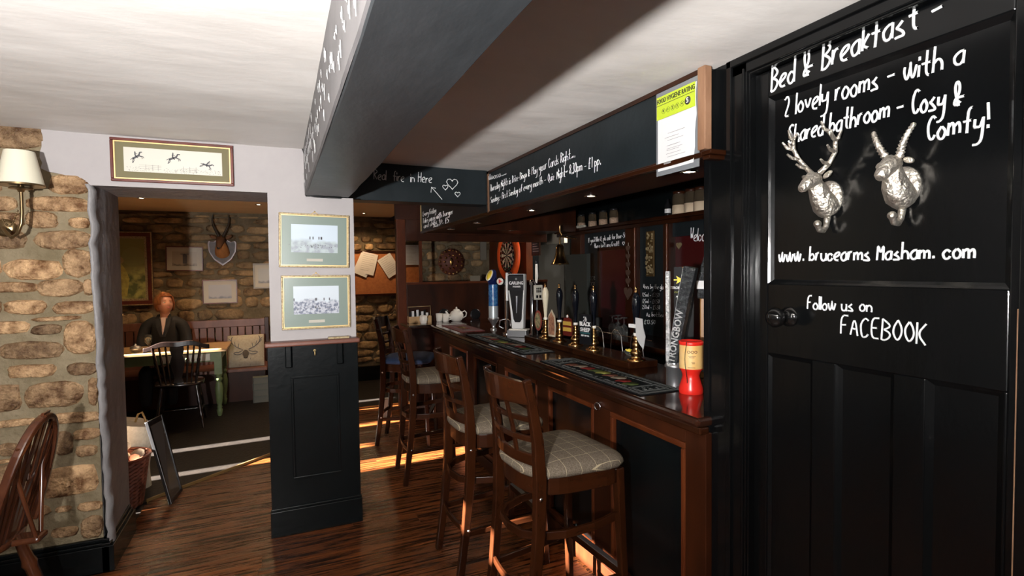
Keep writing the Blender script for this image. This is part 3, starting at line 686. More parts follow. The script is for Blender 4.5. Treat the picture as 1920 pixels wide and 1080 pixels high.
q = at(1124, 760, 0, XB); t = thing('bag_hook', 'round chrome bag hook on the bar front between two black panels', 'hook', (XB, q.y, q.z))
b = MB(); b.lathe([(.006, 0), (.006, .012), (.003, .014)], (0, 0, .012), 10, '-y'); b.xf(Matrix.Rotation(-PI/2, 4, 'Z'))
b.tube([(-.012+ -.010*math.sin(a)*.5, .018*math.sin(a), .018*math.cos(a)-.004) for a in [i*PI/8 for i in range(-6, 9)]], .0035, 7); b.build('hook', m_chrome, parent=t)

fcn = thing('far_counter', 'short dark wooden counter across the far end of the bar', 'counter', (2.0, 5.5, 0)); O2 = (2.0, 5.5, 0)
MB().box(1.17, 2.98, 5.31, 5.69, .955, ZB_).build('counter_top', m_bartop, parent=fcn, org=O2, bevel=.01)
b = MB(); b.box(1.24, 2.98, 5.42, 5.44, 0, .955); b.box(1.22, 1.26, 5.40, 5.46, 0, .955); b.box(1.46, 1.50, 5.40, 5.45, 0, .955); b.build('front_board', m_redwood, parent=fcn, org=O2)

# bar mats
def bar_mat(name, label, x0, x1, y0, y1, m, seed):
    c = ((x0+x1)/2, (y0+y1)/2, ZB_+.0008); t = thing(name, label, 'bar mat', c); w_, l_ = x1-x0, y1-y0
    MB().box(-w_/2, w_/2, -l_/2, l_/2, 0, .004).build('rubber_base', m, parent=t, bevel=.001)
    r = random.Random(seed); b = MB(); z0, z1 = .0042, .0048
    for i in (.010, .022):
        for (a, c_, d_, e) in ((-w_/2+i, w_/2-i, -l_/2+i, -l_/2+i+.003), (-w_/2+i, w_/2-i, l_/2-i-.003, l_/2-i), (-w_/2+i, -w_/2+i+.003, -l_/2+i, l_/2-i), (w_/2-i-.003, w_/2-i, -l_/2+i, l_/2-i)): b.box(a, c_, d_, e, z0, z1)
    for sx in (-1, 1):
        y = -l_/2+.16
        while y < l_/2-.16:
            s = r.uniform(.008, .022); x = sx*(w_/2-.048)
            if r.random() < .8: b.box(x-.009, x+.009*r.uniform(.2, 1), y, y+s*.5, z0, z1)
            y += s
    for sy in (-1, 1):
        c0 = sy*(l_/2-.095)
        for i in (0, .012):
            for (a, c_, d_, e) in ((-w_/2+.04+i, w_/2-.04-i, c0-.05+i, c0-.047+i), (-w_/2+.04+i, w_/2-.04-i, c0+.047-i, c0+.05-i), (-w_/2+.04+i, -w_/2+.043+i, c0-.05+i, c0+.05-i), (w_/2-.043-i, w_/2-.04-i, c0-.05+i, c0+.05-i)): b.box(a, c_, d_, e, z0, z1)
        for k in range(16): x = r.uniform(-w_/2+.07, w_/2-.075); y = c0+r.uniform(-.03, .03); b.box(x, x+r.uniform(.004, .014), y, y+.005, z0, z1)
    b.build('printed_lines', m_chalkdim, parent=t)
    cols = [mats_food[i % len(mats_food)] for i in range(9)]
    for i in range(9):
        y = -l_/2+.17+(l_-.34)*(i+.5)/9; s = (l_-.34)/9*.55; x = r.uniform(-.02, .02)
        b = MB().lathe([(1, .0042), (1, .005), (.001, .005)], (0, 0, 0), 9); b.v = [Vector((x+p.x*.038*(1+.3*math.sin(p.y*5)), y+p.y*s, p.z)) for p in b.v]; b.build('printed_picture', cols[i], parent=t)
    return t
m_chalkdim = mat('mat_print', (.15, .16, .16), .9, spec=.05)
mats_food = [mat('print_green', (.045, .06, .02), .8, spec=.05), mat('print_red', (.12, .016, .014), .8, spec=.05), mat('print_cream', (.16, .13, .10), .8, spec=.05), mat('print_brown', (.07, .025, .016), .8, c2=(.16, .07, .05), scale=60, spec=.05), mat('print_lime', (.17, .17, .045), .8, spec=.05)]
bar_mat('bar_mat', 'long black printed bar mat nearest the red charity tin', 1.425, 1.66, 1.88, 2.86, m_rubber, 1)
bar_mat('bar_mat', 'long black printed bar mat beside the white lens tap', 1.44, 1.675, 3.13, 4.30, m_rubber, 2)
bar_mat('bar_mat', 'reddish bar mat at the far end near the teapot', 1.47, 1.70, 4.52, 5.15, mat('red_mat', (.10, .012, .010), .5, c2=(.25, .05, .05), scale=40), 3)

# hand pumps
pl_ = MB().box(1.74, 1.94, 2.40, 3.76, ZB_, 1.03); plt = pl_.build('pump_plinth', m_wood, org=(1.84, 3.08, ZB_), bevel=.006)
tag(plt, 'low dark wooden plinth carrying the row of hand pumps', 'plinth')
m_creamh = mat('cream_handle', (.62, .56, .42), .2, coat=.4); m_blackh = mat('black_lacquer', (.004, .005, .008), .1, coat=.6)
def pump(px, label, handle, clip=None, hgt=.41, k=1):
    p = at(px, 600, 0, 1.82); t = thing('hand_pump', label, 'beer pump', (1.82, p.y, 1.03), math.radians(-78), 'beer hand pumps along the bar')
    b = MB(); b.lathe([(.052, 0), (.052, .006), (.044, .010), (.030, .016), (.026, .024), (.033, .034), (.034, .046), (.026, .058), (.020, .066), (.023, .076), (.024, .092), (.018, .102), (.015, .110), (.019, .120), (.016, .130), (.013, .140), (.0001, .142)], n=22); b.build('brass_base', m_brass, parent=t)
    b = MB(); b.lathe([(.0145, .138), (.0165, .142), (.0165, .150), (.0145, .154)], n=16); b.build('collar', m_white if handle is not m_blackh or k else m_white, parent=t)
    s = (hgt-.154-.03)/.226
    pr = [(.0125, 0), (.012, .02), (.0145, .06), (.019, .10), (.0235, .14), (.026, .17), (.024, .195), (.017, .213), (.012, .222), (.010, .226)]
    b = MB(); b.lathe([(r, .154+z*s) for r, z in pr], n=20); b.build('handle', handle, parent=t)
    z = .154+.226*s; b = MB(); b.lathe([(.010, z), (.012, z+.004), (.007, z+.010), (.007, z+.018), (.010, z+.023), (.006, z+.030), (.0001, z+.032)], n=14); b.build('finial', m_brass, parent=t)
    if clip: clip(t)
    return t
def badge(t, poly, z, m, y=-.068, th=.006, x=0):
    b = MB(); b.prism([(x+a, z+c) for a, c in poly], y-th, y); return b.build('pump_clip', m, parent=t)
def oval(a, b_, n=20, pw=1): return [(a*math.cos(2*PI*i/n), b_*abs(math.sin(2*PI*i/n))**pw*(1 if math.sin(2*PI*i/n) > 0 else -1)) for i in range(n)]
def arm(t, z): MB().tube([(0, -.012, z), (0, -.068, z)], .004, 6).build('clip_arm', m_brass, parent=t)
def clip1(t):
    c = badge(t, oval(.040, .075), .135, mat('clip_red', (.22, .04, .03), .35)); MB().prism([(a*.78, .135+c_*.8) for a, c_ in oval(.040, .075)], -.0765, -.074).build('clip_face', mat('clip_green', (.05, .07, .03), .4, c2=(.35, .28, .16), scale=50), parent=t); arm(t, .13)
def clip2(t):
    badge(t, [(-.034, -.085), (.034, -.085), (.040, -.02), (.034, .06), (.014, .085), (0, .105), (-.014, .085), (-.034, .06), (-.040, -.02)], .125, mat('clip_cream', (.45, .38, .28), .35))
    MB().prism([(a*.8, .125+c_*.85) for a, c_ in [(-.034, -.085), (.034, -.085), (.040, -.02), (.034, .06), (.014, .085), (0, .105), (-.014, .085), (-.034, .06), (-.040, -.02)]], -.0765, -.074).build('clip_face', mat('clip_brown', (.12, .04, .02), .4, c2=(.4, .2, .12), scale=45), parent=t); arm(t, .13)
def clip3(t):
    badge(t, [(-.040, -.06), (.040, -.06), (.046, -.03), (.044, .03), (.036, .055), (.012, .06), (0, .085), (-.012, .06), (-.036, .055), (-.044, .03), (-.046, -.03)], .13, mat('clip_dark_red', (.10, .012, .008), .35))
    for z in (.100, .140): MB().box(-.040, .040, -.0775, -.074, z, z+.026).build('clip_band', mat('clip_yellow', (.42, .27, .05), .4), parent=t)
    MB().lathe([(.010, 0), (.010, .002), (.0001, .002)], (0, -.074, .20), 12, '-y').build('clip_spot', m_paper, parent=t); arm(t, .13)
def clip4(t):
    badge(t, [(-.052, -.095), (.052, -.095), (.052, .095), (-.052, .095)], .135, mat('clip_black', (.006, .007, .009), .3))
    font('lettering', 'BLACK\nSHEEP', .036, m_paper, t, (0, -.0755, .150), bold=.0012, sx=.9)
    font('lettering', 'BEST BITTER', .013, m_paper, t, (0, -.0755, .095), bold=.0004)
    b = MB(); b.box(-.042, .042, -.0760, -.0735, .108, .116); b.build('clip_band', mat('teal_band', (.02, .10, .11), .4), parent=t)
    r = random.Random(1); b = MB()
    for k in range(7): a = r.uniform(-.014, .014); z = .20+r.uniform(-.012, .014); b.prism([(a-.006, z-.004), (a+.006, z-.002), (a+.002, z+.008)], -.0762, -.0735)
    b.build('ram_emblem', m_paper, parent=t); arm(t, .15)
def clip5(t):
    MB().box(-.030, .055, -.030, -.018, .185, .205).build('label_clamp', m_paper, parent=t)
    b = MB(); b.prism([(.030, .20), (.030, .30), (.062, .30), (.066, .22), (.072, .17), (.060, .10), (.054, .085), (.040, .11)][::-1], -.036, -.033) if False else b.prism([(.026, .245), (.075, .240), (.080, .190), (.095, .145), (.088, .110), (.080, .075), (.060, .095), (.040, .120), (.030, .150)], -.038, -.034); b.build('paper_tag', mat('tag_grey', (.42, .42, .42), .6), parent=t)
pump(1023, 'hand pump with the cream handle and small oval red edged clip', m_creamh, clip1)
pump(1049, 'black handled hand pump with a tall brown clip, next to the cream handle', m_blackh, clip2)
pump(1079, 'black handled hand pump with a barrel shaped yellow and red clip', m_blackh, clip3)
pump(1113, 'black handled hand pump with a square black clip lettered in white', m_blackh, clip4)
pump(1193, 'black handled hand pump with a white clamp and torn grey paper tag', m_blackh, clip5)

# keg fonts
t = thing('blue_beer_font', 'blue and silver cylindrical beer font with a slanted yellow badge', 'beer font', (1.80, 4.56, ZB_), math.radians(-60))
b = MB(); b.lathe([(.030, 0), (.030, .01), (.014, .02), (.020, .05), (.046, .09), (.052, .10), (.052, .108), (.046, .112)], n=22); b.build('foot', m_steel, parent=t)
mb = mat('blue_enamel', (.01, .05, .22), .25, c2=(.06, .2, .38), scale=40); b = MB(); b.lathe([(.044, .112), (.044, .42)], n=24); b.build('column', mb, parent=t)
MB().lathe([(.0445, .112), (.0445, .22), (.043, .225)], n=24).build('silver_band', mat('frosted_silver', (.45, .5, .52), .4, metal=.4), parent=t)
b = MB(); vs = []; n = 24
for k in range(n): q_ = 2*PI*k/n; vs.append((.044*math.cos(q_), .044*math.sin(q_), .42))
for k in range(n): q_ = 2*PI*k/n; vs.append((.044*math.cos(q_), .044*math.sin(q_)-.02, .50+.055*math.sin(q_)-.02*math.cos(q_)))
b.add(vs, [(k, (k+1) % n, (k+1) % n+n, k+n) for k in range(n)]+[tuple(range(n, 2*n))]); b.build('head', mat('dark_blue', (.005, .012, .07), .3), parent=t)
b = MB(); b.lathe([(1, -.002), (1, .003), (.0001, .003)], n=24); b.v = [Matrix.Rotation(math.radians(58), 4, 'X') @ Vector((p.x*.034, p.y*.058, p.z)) + Vector((0, -.052, .505)) for p in b.v]; b.build('badge', m_white, parent=t)
b = MB(); b.lathe([(1, .003), (1, .005), (.0001, .005)], n=24); b.v = [Matrix.Rotation(math.radians(58), 4, 'X') @ Vector((p.x*.024, p.y*.048, p.z)) + Vector((0, -.052, .505)) for p in b.v]; b.build('badge_face', mat('badge_yellow', (.75, .55, .04), .4), parent=t)
t = thing('chrome_beer_font', 'slim chrome beer font with a small round red badge on top', 'beer font', (1.78, 4.20, ZB_), math.radians(-42))
b = MB(); b.lathe([(.035, 0), (.035, .012), (.017, .02), (.016, .45), (.014, .46)], n=18); b.build('column', m_chrome, parent=t)
b = MB(); b.tube([(-.005, -.01, .13), (-.05, -.03, .12), (-.06, -.03, .07), (-.02, -.03, .05)], .008, 8); b.tube([(.005, -.01, .13), (.04, -.03, .12), (.045, -.03, .07)], .006, 8); b.build('spout', m_chrome, parent=t)
b = MB(); b.tube([(0, 0, .43), (-.03, -.01, .44)], .012, 8); b.lathe([(.036, -.012), (.036, .012), (.0001, .012)], (-.045, -.02, .455), 20, '-y'); b.build('badge_holder', m_dark, parent=t)
MB().lathe([(.030, .012), (.030, .015), (.0001, .015)], (-.045, -.02, .455), 20, '-y').build('badge', m_white, parent=t)
MB().lathe([(.022, .015), (.022, .017), (.0001, .017)], (-.045, -.02, .455), 3, '-y').build('badge_face', mat('badge_red', (.6, .05, .04), .4), parent=t)
b = MB(); b.tube([(.0, 0, .45), (.02, -.01, .49)], .009, 8); b.tube([(.03+.022*math.cos(a), -.01, .515+.022*math.sin(a)) for a in [i*PI/6 for i in range(13)]], .006, 7); b.ell((.03, -.01, .515), (.014, .008, .014)); b.build('tap_knob', m_dark, parent=t)
t = thing('lens_beer_font', 'large white and black beer font with a tall dark lens', 'beer font', (1.79, 3.98, ZB_), math.radians(-42))
b = MB(); b.box(-.09, .075, -.03, .05, 0, .055); b.build('chrome_box', m_steel, parent=t, bevel=.004)
b = MB(); b.box(-.075, .085, -.04, .05, .055, .068); b.build('drip_collar', m_white, parent=t, bevel=.006)
mw = mat('font_white', (.62, .62, .62), .35)
def lens(b, f, y0, y1):
    pr = [(-.085, .52), (.065, .52), (.065, .40), (.055, .20), (.050, .068), (-.050, .068), (-.060, .20), (-.078, .40)]
    cx = sum(p[0] for p in pr)/8; cz = .3; return b.prism([((x-cx)*f+cx, (z-cz)*f+cz) for x, z in pr][::-1], y0, y1)
b = MB(); lens(b, 1, -.030, .040); b.build('body', mw, parent=t, bevel=.01)
b = MB(); b.prism([(.060, .515), (.056, .37), (.040, .15), (.028, .125), (-.018, .125), (-.030, .15), (-.060, .37), (-.070, .515)], -.040, -.032); b.build('lens', m_dark, parent=t, bevel=.004)
b = MB(); b.box(-.075, .062, -.046, -.038, .385, .505); b.build('name_plate', mat('plate_black', (.008, .008, .010), .3), parent=t, bevel=.003)
font('lettering', 'CARLING', .034, m_paper, t, (0, -.048, .445), bold=.0010, sx=.85); font('lettering', 'PREMIER', .018, m_paper, t, (.005, -.048, .415), bold=.0006)
b = MB(); b.lathe([(.009, 0), (.009, .001), (.0001, .001)], (.0, -.048, .478), 12, '-y'); b.build('emblem', m_steel, parent=t)
b = MB(); b.tube([(.004, -.046, .34), (0, -.044, .20)], [.010, .003], 8); b.build('pull_tap', m_steel, parent=t)
b = MB(); b.box(-.090, -.072, -.05, -.03, .30, .53); b.build('side_post', mw, parent=t, bevel=.003)
q = at(992, 620, 2, ZB_)
t = thing('second_chrome_font', 'chrome beer font with a white lever handle behind the lens font', 'beer font', (1.93, 4.00, ZB_), math.radians(-42))
b = MB(); b.lathe([(.035, 0), (.035, .012), (.018, .02), (.016, .42), (.024, .43), (.024, .46), (.0001, .47)], n=18); b.tube([(0, -.01, .44), (.03, -.03, .46), (.05, -.04, .42)], .012, 8); b.build('column', m_chrome, parent=t)
b = MB(); b.tube([(.045, -.03, .44), (.05, -.035, .50), (.05, -.04, .60)], [.008, .014, .011], 10); b.build('lever', m_white, parent=t); MB().ell((.05, -.04, .615), (.012, .012, .02)).build('lever_cap', m_dark, parent=t)
q = at(1007, 548, 1, 3.86)
t = thing('card_terminal', 'beige card payment terminal with a keypad between the taps', 'card terminal', (q.x, 3.86, ZB_))
b = MB(); b.tube([(0, 0, 0), (0, 0, q.z-ZB_)], .012, 8); b.lathe([(.05, 0), (.05, .01), (.0001, .012)], n=16); b.build('stand', m_dark, parent=t)
z = q.z-ZB_; b = MB(); b.box(-.038, .038, -.03, -.005, z-.06, z+.06); b.build('body', mat('beige_plastic', (.42, .40, .34), .4), parent=t, bevel=.006)
b = MB()
for i in range(3):
    for j in range(3): b.box(-.022+i*.016, -.010+i*.016, -.034, -.029, z-.0+j*.014, z+.010+j*.014)
b.box(-.024, -.006, -.033, -.029, z-.045, z-.022); b.box(.004, .022, -.033, -.029, z-.045, z-.022); b.build('keypad', m_dark, parent=t)

# cider font and charity tin by the post
t = thing('cider_font', 'tall textured silver and black cider font leaning beside the charity tin', 'beer font', (1.715, 2.00, ZB_), math.radians(-58))
b = MB(); b.lathe([(.040, 0), (.040, .080), (.046, .084), (.046, .095), (.040, .10), (.040, .108)], n=26); b.build('base', m_steel, parent=t)
m_tex = mat('hammered_dark', (.02, .022, .026), .35, metal=.5, bump=1, bscale=60, c2=(.06, .065, .07), scale=50)
m_texs = mat('hammered_silver', (.45, .46, .47), .35, metal=.6, bump=1, bscale=60, c2=(.8, .8, .8), scale=60)
b = MB(); b.sweep([(-.028, 0, .10), (-.030, 0, .30), (-.032, 0, .54)], [.03, .022, .018], [.022, .018, .020], (0, 1, 0)); b.build('silver_fin', m_texs, parent=t, bevel=.002)
b = MB(); b.sweep([(.000, -.010, .10), (.022, -.010, .25), (.052, -.010, .42), (.080, -.010, .56)], [.055, .055, .055, .05], [.040, .048, .052, .058], (0, 1, 0)); b.build('dark_column', m_tex, parent=t, bevel=.004)
b = MB(); b.sweep([(-.022, -.02, .105), (-.002, -.02, .25), (.026, -.02, .42), (.052, -.02, .56)], .02, .006, (0, 1, 0)); b.build('silver_edge', m_texs, parent=t)
f_ = font('lettering', 'STRONGBOW', .046, m_texs, t, (.016, -.041, .225), rot=(PI/2, -math.radians(80), 0), bold=.0008, sx=.92, extrude=.002)
t = thing('cider_sign', 'black cider sign with a yellow arrow emblem and orange flash', 'sign', (1.84, 2.13, ZB_), math.radians(-55))
b = MB(); b.box(-.012, .085, -.006, .006, .0, .56); b.build('board', m_dark, parent=t)
m_or = mat('orange_flash', (.75, .28, .02), .4)
b = MB(); b.prism([(.03, .56), (.07, .56), (.062, .51)], -.010, -.006); b.prism([(-.010, .26), (-.010, .31), (.06, .39), (.06, .33)], -.010, -.006); b.build('flash', m_or, parent=t)
b = MB(); b.prism([(.0, .475), (.035, .495), (.0, .515), (.008, .495)], -.010, -.006); b.box(-.012, .02, -.010, -.006, .492, .498); b.build('arrow_emblem', mat('arrow_yellow', (.80, .62, .06), .5), parent=t)
font('lettering', 'STRONGBOW', .017, m_paper, t, (.022, -.008, .455), bold=.001); font('lettering', 'CLOUDY', .012, mats_food[4], t, (.015, -.008, .432), bold=.0005); font('lettering', 'APPLE', .012, m_paper, t, (.015, -.008, .410), bold=.0005)
t = thing('far_cider_font', 'dark textured font with a tan column half hidden behind the post', 'beer font', (1.96, 2.06, ZB_), math.radians(-50))
b = MB(); b.sweep([(0, 0, 0), (0, 0, .42)], .05, .045, (0, 1, 0)); b.build('column', mat('tan_column', (.26, .12, .03), .4), parent=t, bevel=.006)
b = MB(); b.sweep([(-.01, -.005, .40), (0, -.005, .52), (.02, -.005, .64)], .055, [.05, .055, .03], (0, 1, 0)); b.build('head', m_tex, parent=t, bevel=.006); MB().box(-.035, .01, -.045, -.02, .45, .49).build('clamp', m_paper, parent=t)
t = thing('charity_tin', 'red waisted charity collecting tin with a yellow label', 'collecting tin', (1.665, 1.835, ZB_))
b = MB(); b.lathe([(.050, 0), (.052, .004), (.052, .022), (.040, .062), (.036, .078), (.042, .098), (.049, .106), (.049, .112)], n=28); b.build('body', m_red, parent=t)
m_lab = mat('label_cream', (.72, .42, .13), .45, c2=(.8, .55, .25), scale=6)
MB().lathe([(.0500, .112), (.0500, .218)], n=28).build('label', m_lab, parent=t)
b = MB(); b.lathe([(.0512, .216), (.0525, .220), (.0525, .230), (.048, .233), (.046, .228), (.0001, .228)], n=28); b.build('lid', m_red, parent=t)
b = MB()
for i in range(3):
    a0 = math.radians(205+i*17+12)
    c_ = Vector((.0515*math.cos(a0), .0515*math.sin(a0), .188)); u = Vector((-math.sin(a0), math.cos(a0), 0))
    b.tube([c_+u*.0055*math.cos(k*PI/5)+Vector((0, 0, .0055*math.sin(k*PI/5))) for k in range(11)], .0011, 5, False)
for z, a, e in ((.170, 215, 252), (.164, 220, 246), (.142, 230, 250), (.138, 234, 247), (.120, 212, 250)):
    b.tube([(.0512*math.cos(math.radians(k)), .0512*math.sin(math.radians(k)), z) for k in range(a, e, 4)], .0012, 4, False)
b.build('label_print', mat('label_ink', (.10, .03, .02), .6), parent=t)
b = MB(); a0 = math.radians(205); b.tube([(.053*math.cos(a0+.1*math.sin(z*30)), .053*math.sin(a0+.1*math.sin(z*30)), z) for z in [.232-.012*i for i in range(16)]], .0014, 5); b.build('string', m_dark, parent=t)
b = MB(); b.tube([(.038, -.02, .10), (.062, -.035, .09), (.066, -.038, .05), (.052, -.030, .02)], .004, 6); b.build('chain', m_dark, parent=t)

# drinks service ware behind the pumps
t = thing('glass_rack', 'row of bent chrome wire loops behind the hand pumps', 'rack', (1.98, 2.76, ZB_))
b = MB()
for i in range(3):
    y = .28-i*.21; b.tube([(-.02, y+.07, 0), (-.02, y+.05, .14), (-.02, y+.02, .165), (-.02, y-.02, .16), (-.02, y-.05, .13), (-.02, y-.07, 0)], .004, 7)
b.tube([(.0, .36, .13), (0, -.26, .13)], .004, 6); b.build('wire_loops', m_chrome, parent=t)
p = at(1172, 648, 0, 1.90)
t = thing('lemon_dish', 'small dish of lemon slices standing behind the hand pumps', 'dish', (1.90, p.y-.0, 1.031)) if False else thing('lemon_dish', 'small dish of lemon slices standing behind the hand pumps', 'dish', (1.895, 2.60, 1.03))
b = MB(); b.lathe([(.022, 0), (.038, .022), (.040, .026), (.034, .022), (.0001, .010)], n=18); b.build('dish', m_glass, parent=t)
for k in range(3): MB().ell((.012*math.cos(k*2.1), .012*math.sin(k*2.1), .026), (.018, .018, .007), 10, 5, Euler((.4*k, .3, 0))).build('lemon_slice', mat('lemon', (.75, .6, .08), .4), parent=t)

# ================================================================= BACK BAR (plane x = 3)
XK = 3.0
def K(px, py, x=XK): return at(px, py, 0, x)
wk = MB(); wk.box(XK+.04, XK+.14, 1.2, 5.30, 0, 2.3); wk.box(XK+.04, XK+.14, 6.30, 7.75, 0, 2.3); wk.box(XK+.04, XK+.14, 5.30, 6.30, 2.02, 2.3)
wk.box(1.6, XK+.14, 1.10, 1.20, 0, 2.3); wkb = struct('wall_bar_rear', wk, m_panelblack)
bk = thing('back_bar', 'dark mahogany back bar with blackboards, red recess and a high shelf', 'back bar', (XK, 3.4, 0)); O3 = (XK, 3.4, 0)
yA = K(1098, 500).y; yB = K(1180, 500).y; yC = K(1202, 500).y; yD = K(1252, 500).y; yE = K(1263, 500).y; yF = 2.2
MB().box(XK-.01, XK+.04, yB, yA, .95, 1.94).build('blackboard', m_black, parent=bk, org=O3)
MB().box(XK-.01, XK+.04, yD, yC, .95, 1.94).build('blackboard', m_black, parent=bk, org=O3)
MB().box(XK-.01, XK+.04, yF, yE, 1.80, 1.94).build('blackboard', m_black, parent=bk, org=O3)
MB().box(XK+.02, XK+.04, yF, yE, .95, 1.80).build('recess_panel', m_maroonpane, parent=bk, org=O3)
r0, r1 = K(1125, 465), K(1180, 600)
MB().box(XK-.014, XK-.01, r1.y, r0.y, .95, r0.z).build('recess_panel', m_maroonpane, parent=bk, org=O3)
b = MB(); b.box(XK-.03, XK-.01, r0.y-.03, r0.y, .95, r0.z); b.box(XK-.03, XK-.01, r1.y, r0.y, r0.z-.03, r0.z); b.build('recess_frame', m_redwood, parent=bk, org=O3)
for a, c in ((yC, yB), (yE, yD)):
    b = MB(); b.box(XK-.05, XK+.04, a, c, .95, 1.94); b.build('pilaster', m_redwood, parent=bk, org=O3, bevel=.006)
    b = MB(); b.tube([(XK-.055, a+.02, .95), (XK-.055, a+.02, 1.92)], .010, 8); b.build('pilaster_bead', m_trim, parent=bk, org=O3)
b = MB(); b.box(XK-.06, XK+.06, yA, yA+.20, 0, 2.0); b.build('pilaster', m_redwood, parent=bk, org=O3, bevel=.006)
b = MB(); b.box(XK-.16, XK+.04, yF, 5.30, 1.935, 1.965); b.box(XK-.13, XK-.1, yF, 5.30, 1.90, 1.935); b.build('high_shelf', m_wood, parent=bk, org=O3, bevel=.005)
b = MB(); b.box(XK-.45, XK+.04, yF, 5.26, .90, .95); b.build('worktop', m_wood, parent=bk, org=O3, bevel=.005)
b = MB(); b.box(XK-.42, XK+.04, yF, 5.26, 0, .90); b.build('cabinet', m_panelblack, parent=bk, org=O3)
it = write("If you'd like it, pls ask for Door-50", K(1103, 455, XK-.012), K(1174, 445, XK-.012), .048, 0, .1)+write("there isn't any Credit! ", K(1114, 465, XK-.012), K(1163, 460, XK-.012), .045, 0, .1)
it.append(heart(K(1169, 456, XK-.012), Vector((0, -1, 0)), .018)); chalk('lettering', bk, it, .0030)
it = []
for t_, px0, px1, py, h in (('Wines by the glass', 1206, 1250, 541, .040), ('125ml - \u00a33.50', 1204, 1237, 556, .035), ('175ml - \u00a34.50', 1204, 1237, 568, .035), ('250ml - \u00a35.50', 1204, 1238, 579, .035), ('As bottles', 1212, 1246, 593, .038), ('\u00a313.50', 1208, 1230, 607, .035)):
    it += write(t_, K(px0, py, XK-.012), K(px1, py+1.2, XK-.012), h, 0, .1)
chalk('lettering', bk, it, .0022)
chalk('lettering', bk, write('Welcome', K(1294, 451, XK-.012), K(1340, 451, XK-.012), .10, 0, .2), .004)
it = []
for k in range(4): it += write('BEER', K(1102, 524+k*11, XK-.012), K(1116, 524+k*11, XK-.012), .03, 0, 0)
chalk('lettering', bk, it, .0022)
# gilt relief
p = K(1221, 476, XK-.012); t = thing('gilt_relief', 'tall narrow ornate gilt relief hanging on the back bar blackboard', 'wall ornament', p, FACE_X)
b = MB(); b.box(-.055, .055, -.02, 0, -.20, .20); b.build('back_plate', mat('old_gilt', (.10, .06, .02), .5, metal=.5), parent=t, bevel=.008)
r = random.Random(4); b = MB()
for k in range(46): b.ell((r.uniform(-.045, .045), -.022, r.uniform(-.18, .18)), (r.uniform(.006, .016), .008, r.uniform(.006, .02)), 7, 5)
tag(b.build('relief', m_gold, parent=t), kind='stuff')
# garland of hearts
p = K(1180, 455, XK-.07); t = thing('heart_garland', 'string of wooden hearts hanging down the back bar pilaster', 'garland', p, FACE_X)
MB().tube([(0, -.012, 0), (0, -.012, -.40)], .002, 5).build('string', m_sack, parent=t)
m_hw = mat('heart_wood', (.09, .05, .035), .6)
for k, s in enumerate((.030, .030, .030, .034, .034, .062)):
    z = -.05-.075*k-(.03 if k == 5 else 0); b = MB(); pts = [(s*.062*16*math.sin(a)**3, z+s*.062*(13*math.cos(a)-5*math.cos(2*a)-2*math.cos(3*a)-math.cos(4*a))) for a in [2*PI*i/24 for i in range(24)]]
    b.prism(pts, -.022, -.012); b.build('heart', m_hw, parent=t)
p = K(1276, 460, XK-.02); t = thing('small_heart', 'small gold heart hanging at the corner of the welcome board', 'wall ornament', p, FACE_X)
b = MB(); b.prism([(.06*.062*8*math.sin(a)**3, .06*.062*.5*(13*math.cos(a)-5*math.cos(2*a)-2*math.cos(3*a)-math.cos(4*a))) for a in [2*PI*i/24 for i in range(24)]], -.022, -.012); b.build('heart', m_gold, parent=t)
# jars on the high shelf
m_jar = mat('jar_glass', (.55, .42, .28), .05, trans=.92)
jl = ['first glass jar from the bell on the high shelf, cream contents', 'second glass jar from the bell on the high shelf', 'third glass jar from the bell on the high shelf', 'fourth glass jar from the bell on the high shelf', 'tallest brown jar group, jar beside the small dark bottle', 'middle jar of the three beside the certificate end', 'last jar on the high shelf, half cut by the post']
m_jc = [mat('jar_filling', (.50, .36, .26), .8, c2=(.22, .12, .07), scale=70), mat('jar_filling_pale', (.55, .43, .30), .8)]
for i, px in enumerate((1090, 1111, 1131, 1151, 1273, 1296, 1314)):
    big = i > 3; p = K(px, 430, XK-.06); s = 1.25 if big else 1
    t = thing('glass_jar', jl[i], 'jar', (XK-.06, p.y, 1.966), 0, 'jars on the high shelf')
    MB().lathe([(.040*s, 0), (.042*s, .004), (.042*s, .12*s), (.034*s, .13*s), (.034*s, .14*s)], n=16).build('jar', m_jar, parent=t)
    MB().lathe([(.0428*s, .003), (.0428*s, .062*s), (.0001, .064*s)], n=16).build('contents', m_jc[big], parent=t)
    MB().lathe([(.036*s, .132*s), (.038*s, .134*s), (.038*s, .150*s), (.0001, .152*s)], n=16).build('lid', m_dark if not big else m_redwood, parent=t)
p = K(1252, 400, XK-.08); t = thing('small_bottle', 'small dark bottle with a white label on the high shelf', 'bottle', (XK-.08, p.y, 1.966))
MB().lathe([(.026, 0), (.026, .09), (.012, .11), (.010, .14), (.0001, .14)], n=14).build('bottle', m_dark, parent=t); MB().lathe([(.0265, .025), (.0265, .06)], n=14).build('label', m_paper, parent=t)
# shelf frill of white things between door and jars
b = MB(); r = random.Random(9)
for i in range(26): y = yA-.05+.62*i/26-.1; b.ell((XK-.10, y, 1.985), (.02, .018, r.uniform(.010, .018)), 7, 5)
tag(b.build('shell_trim', m_cream, org=(XK-.1, yA+.2, 1.966)), 'strip of small pale shells along the high shelf above the bell', 'shells', kind='stuff')
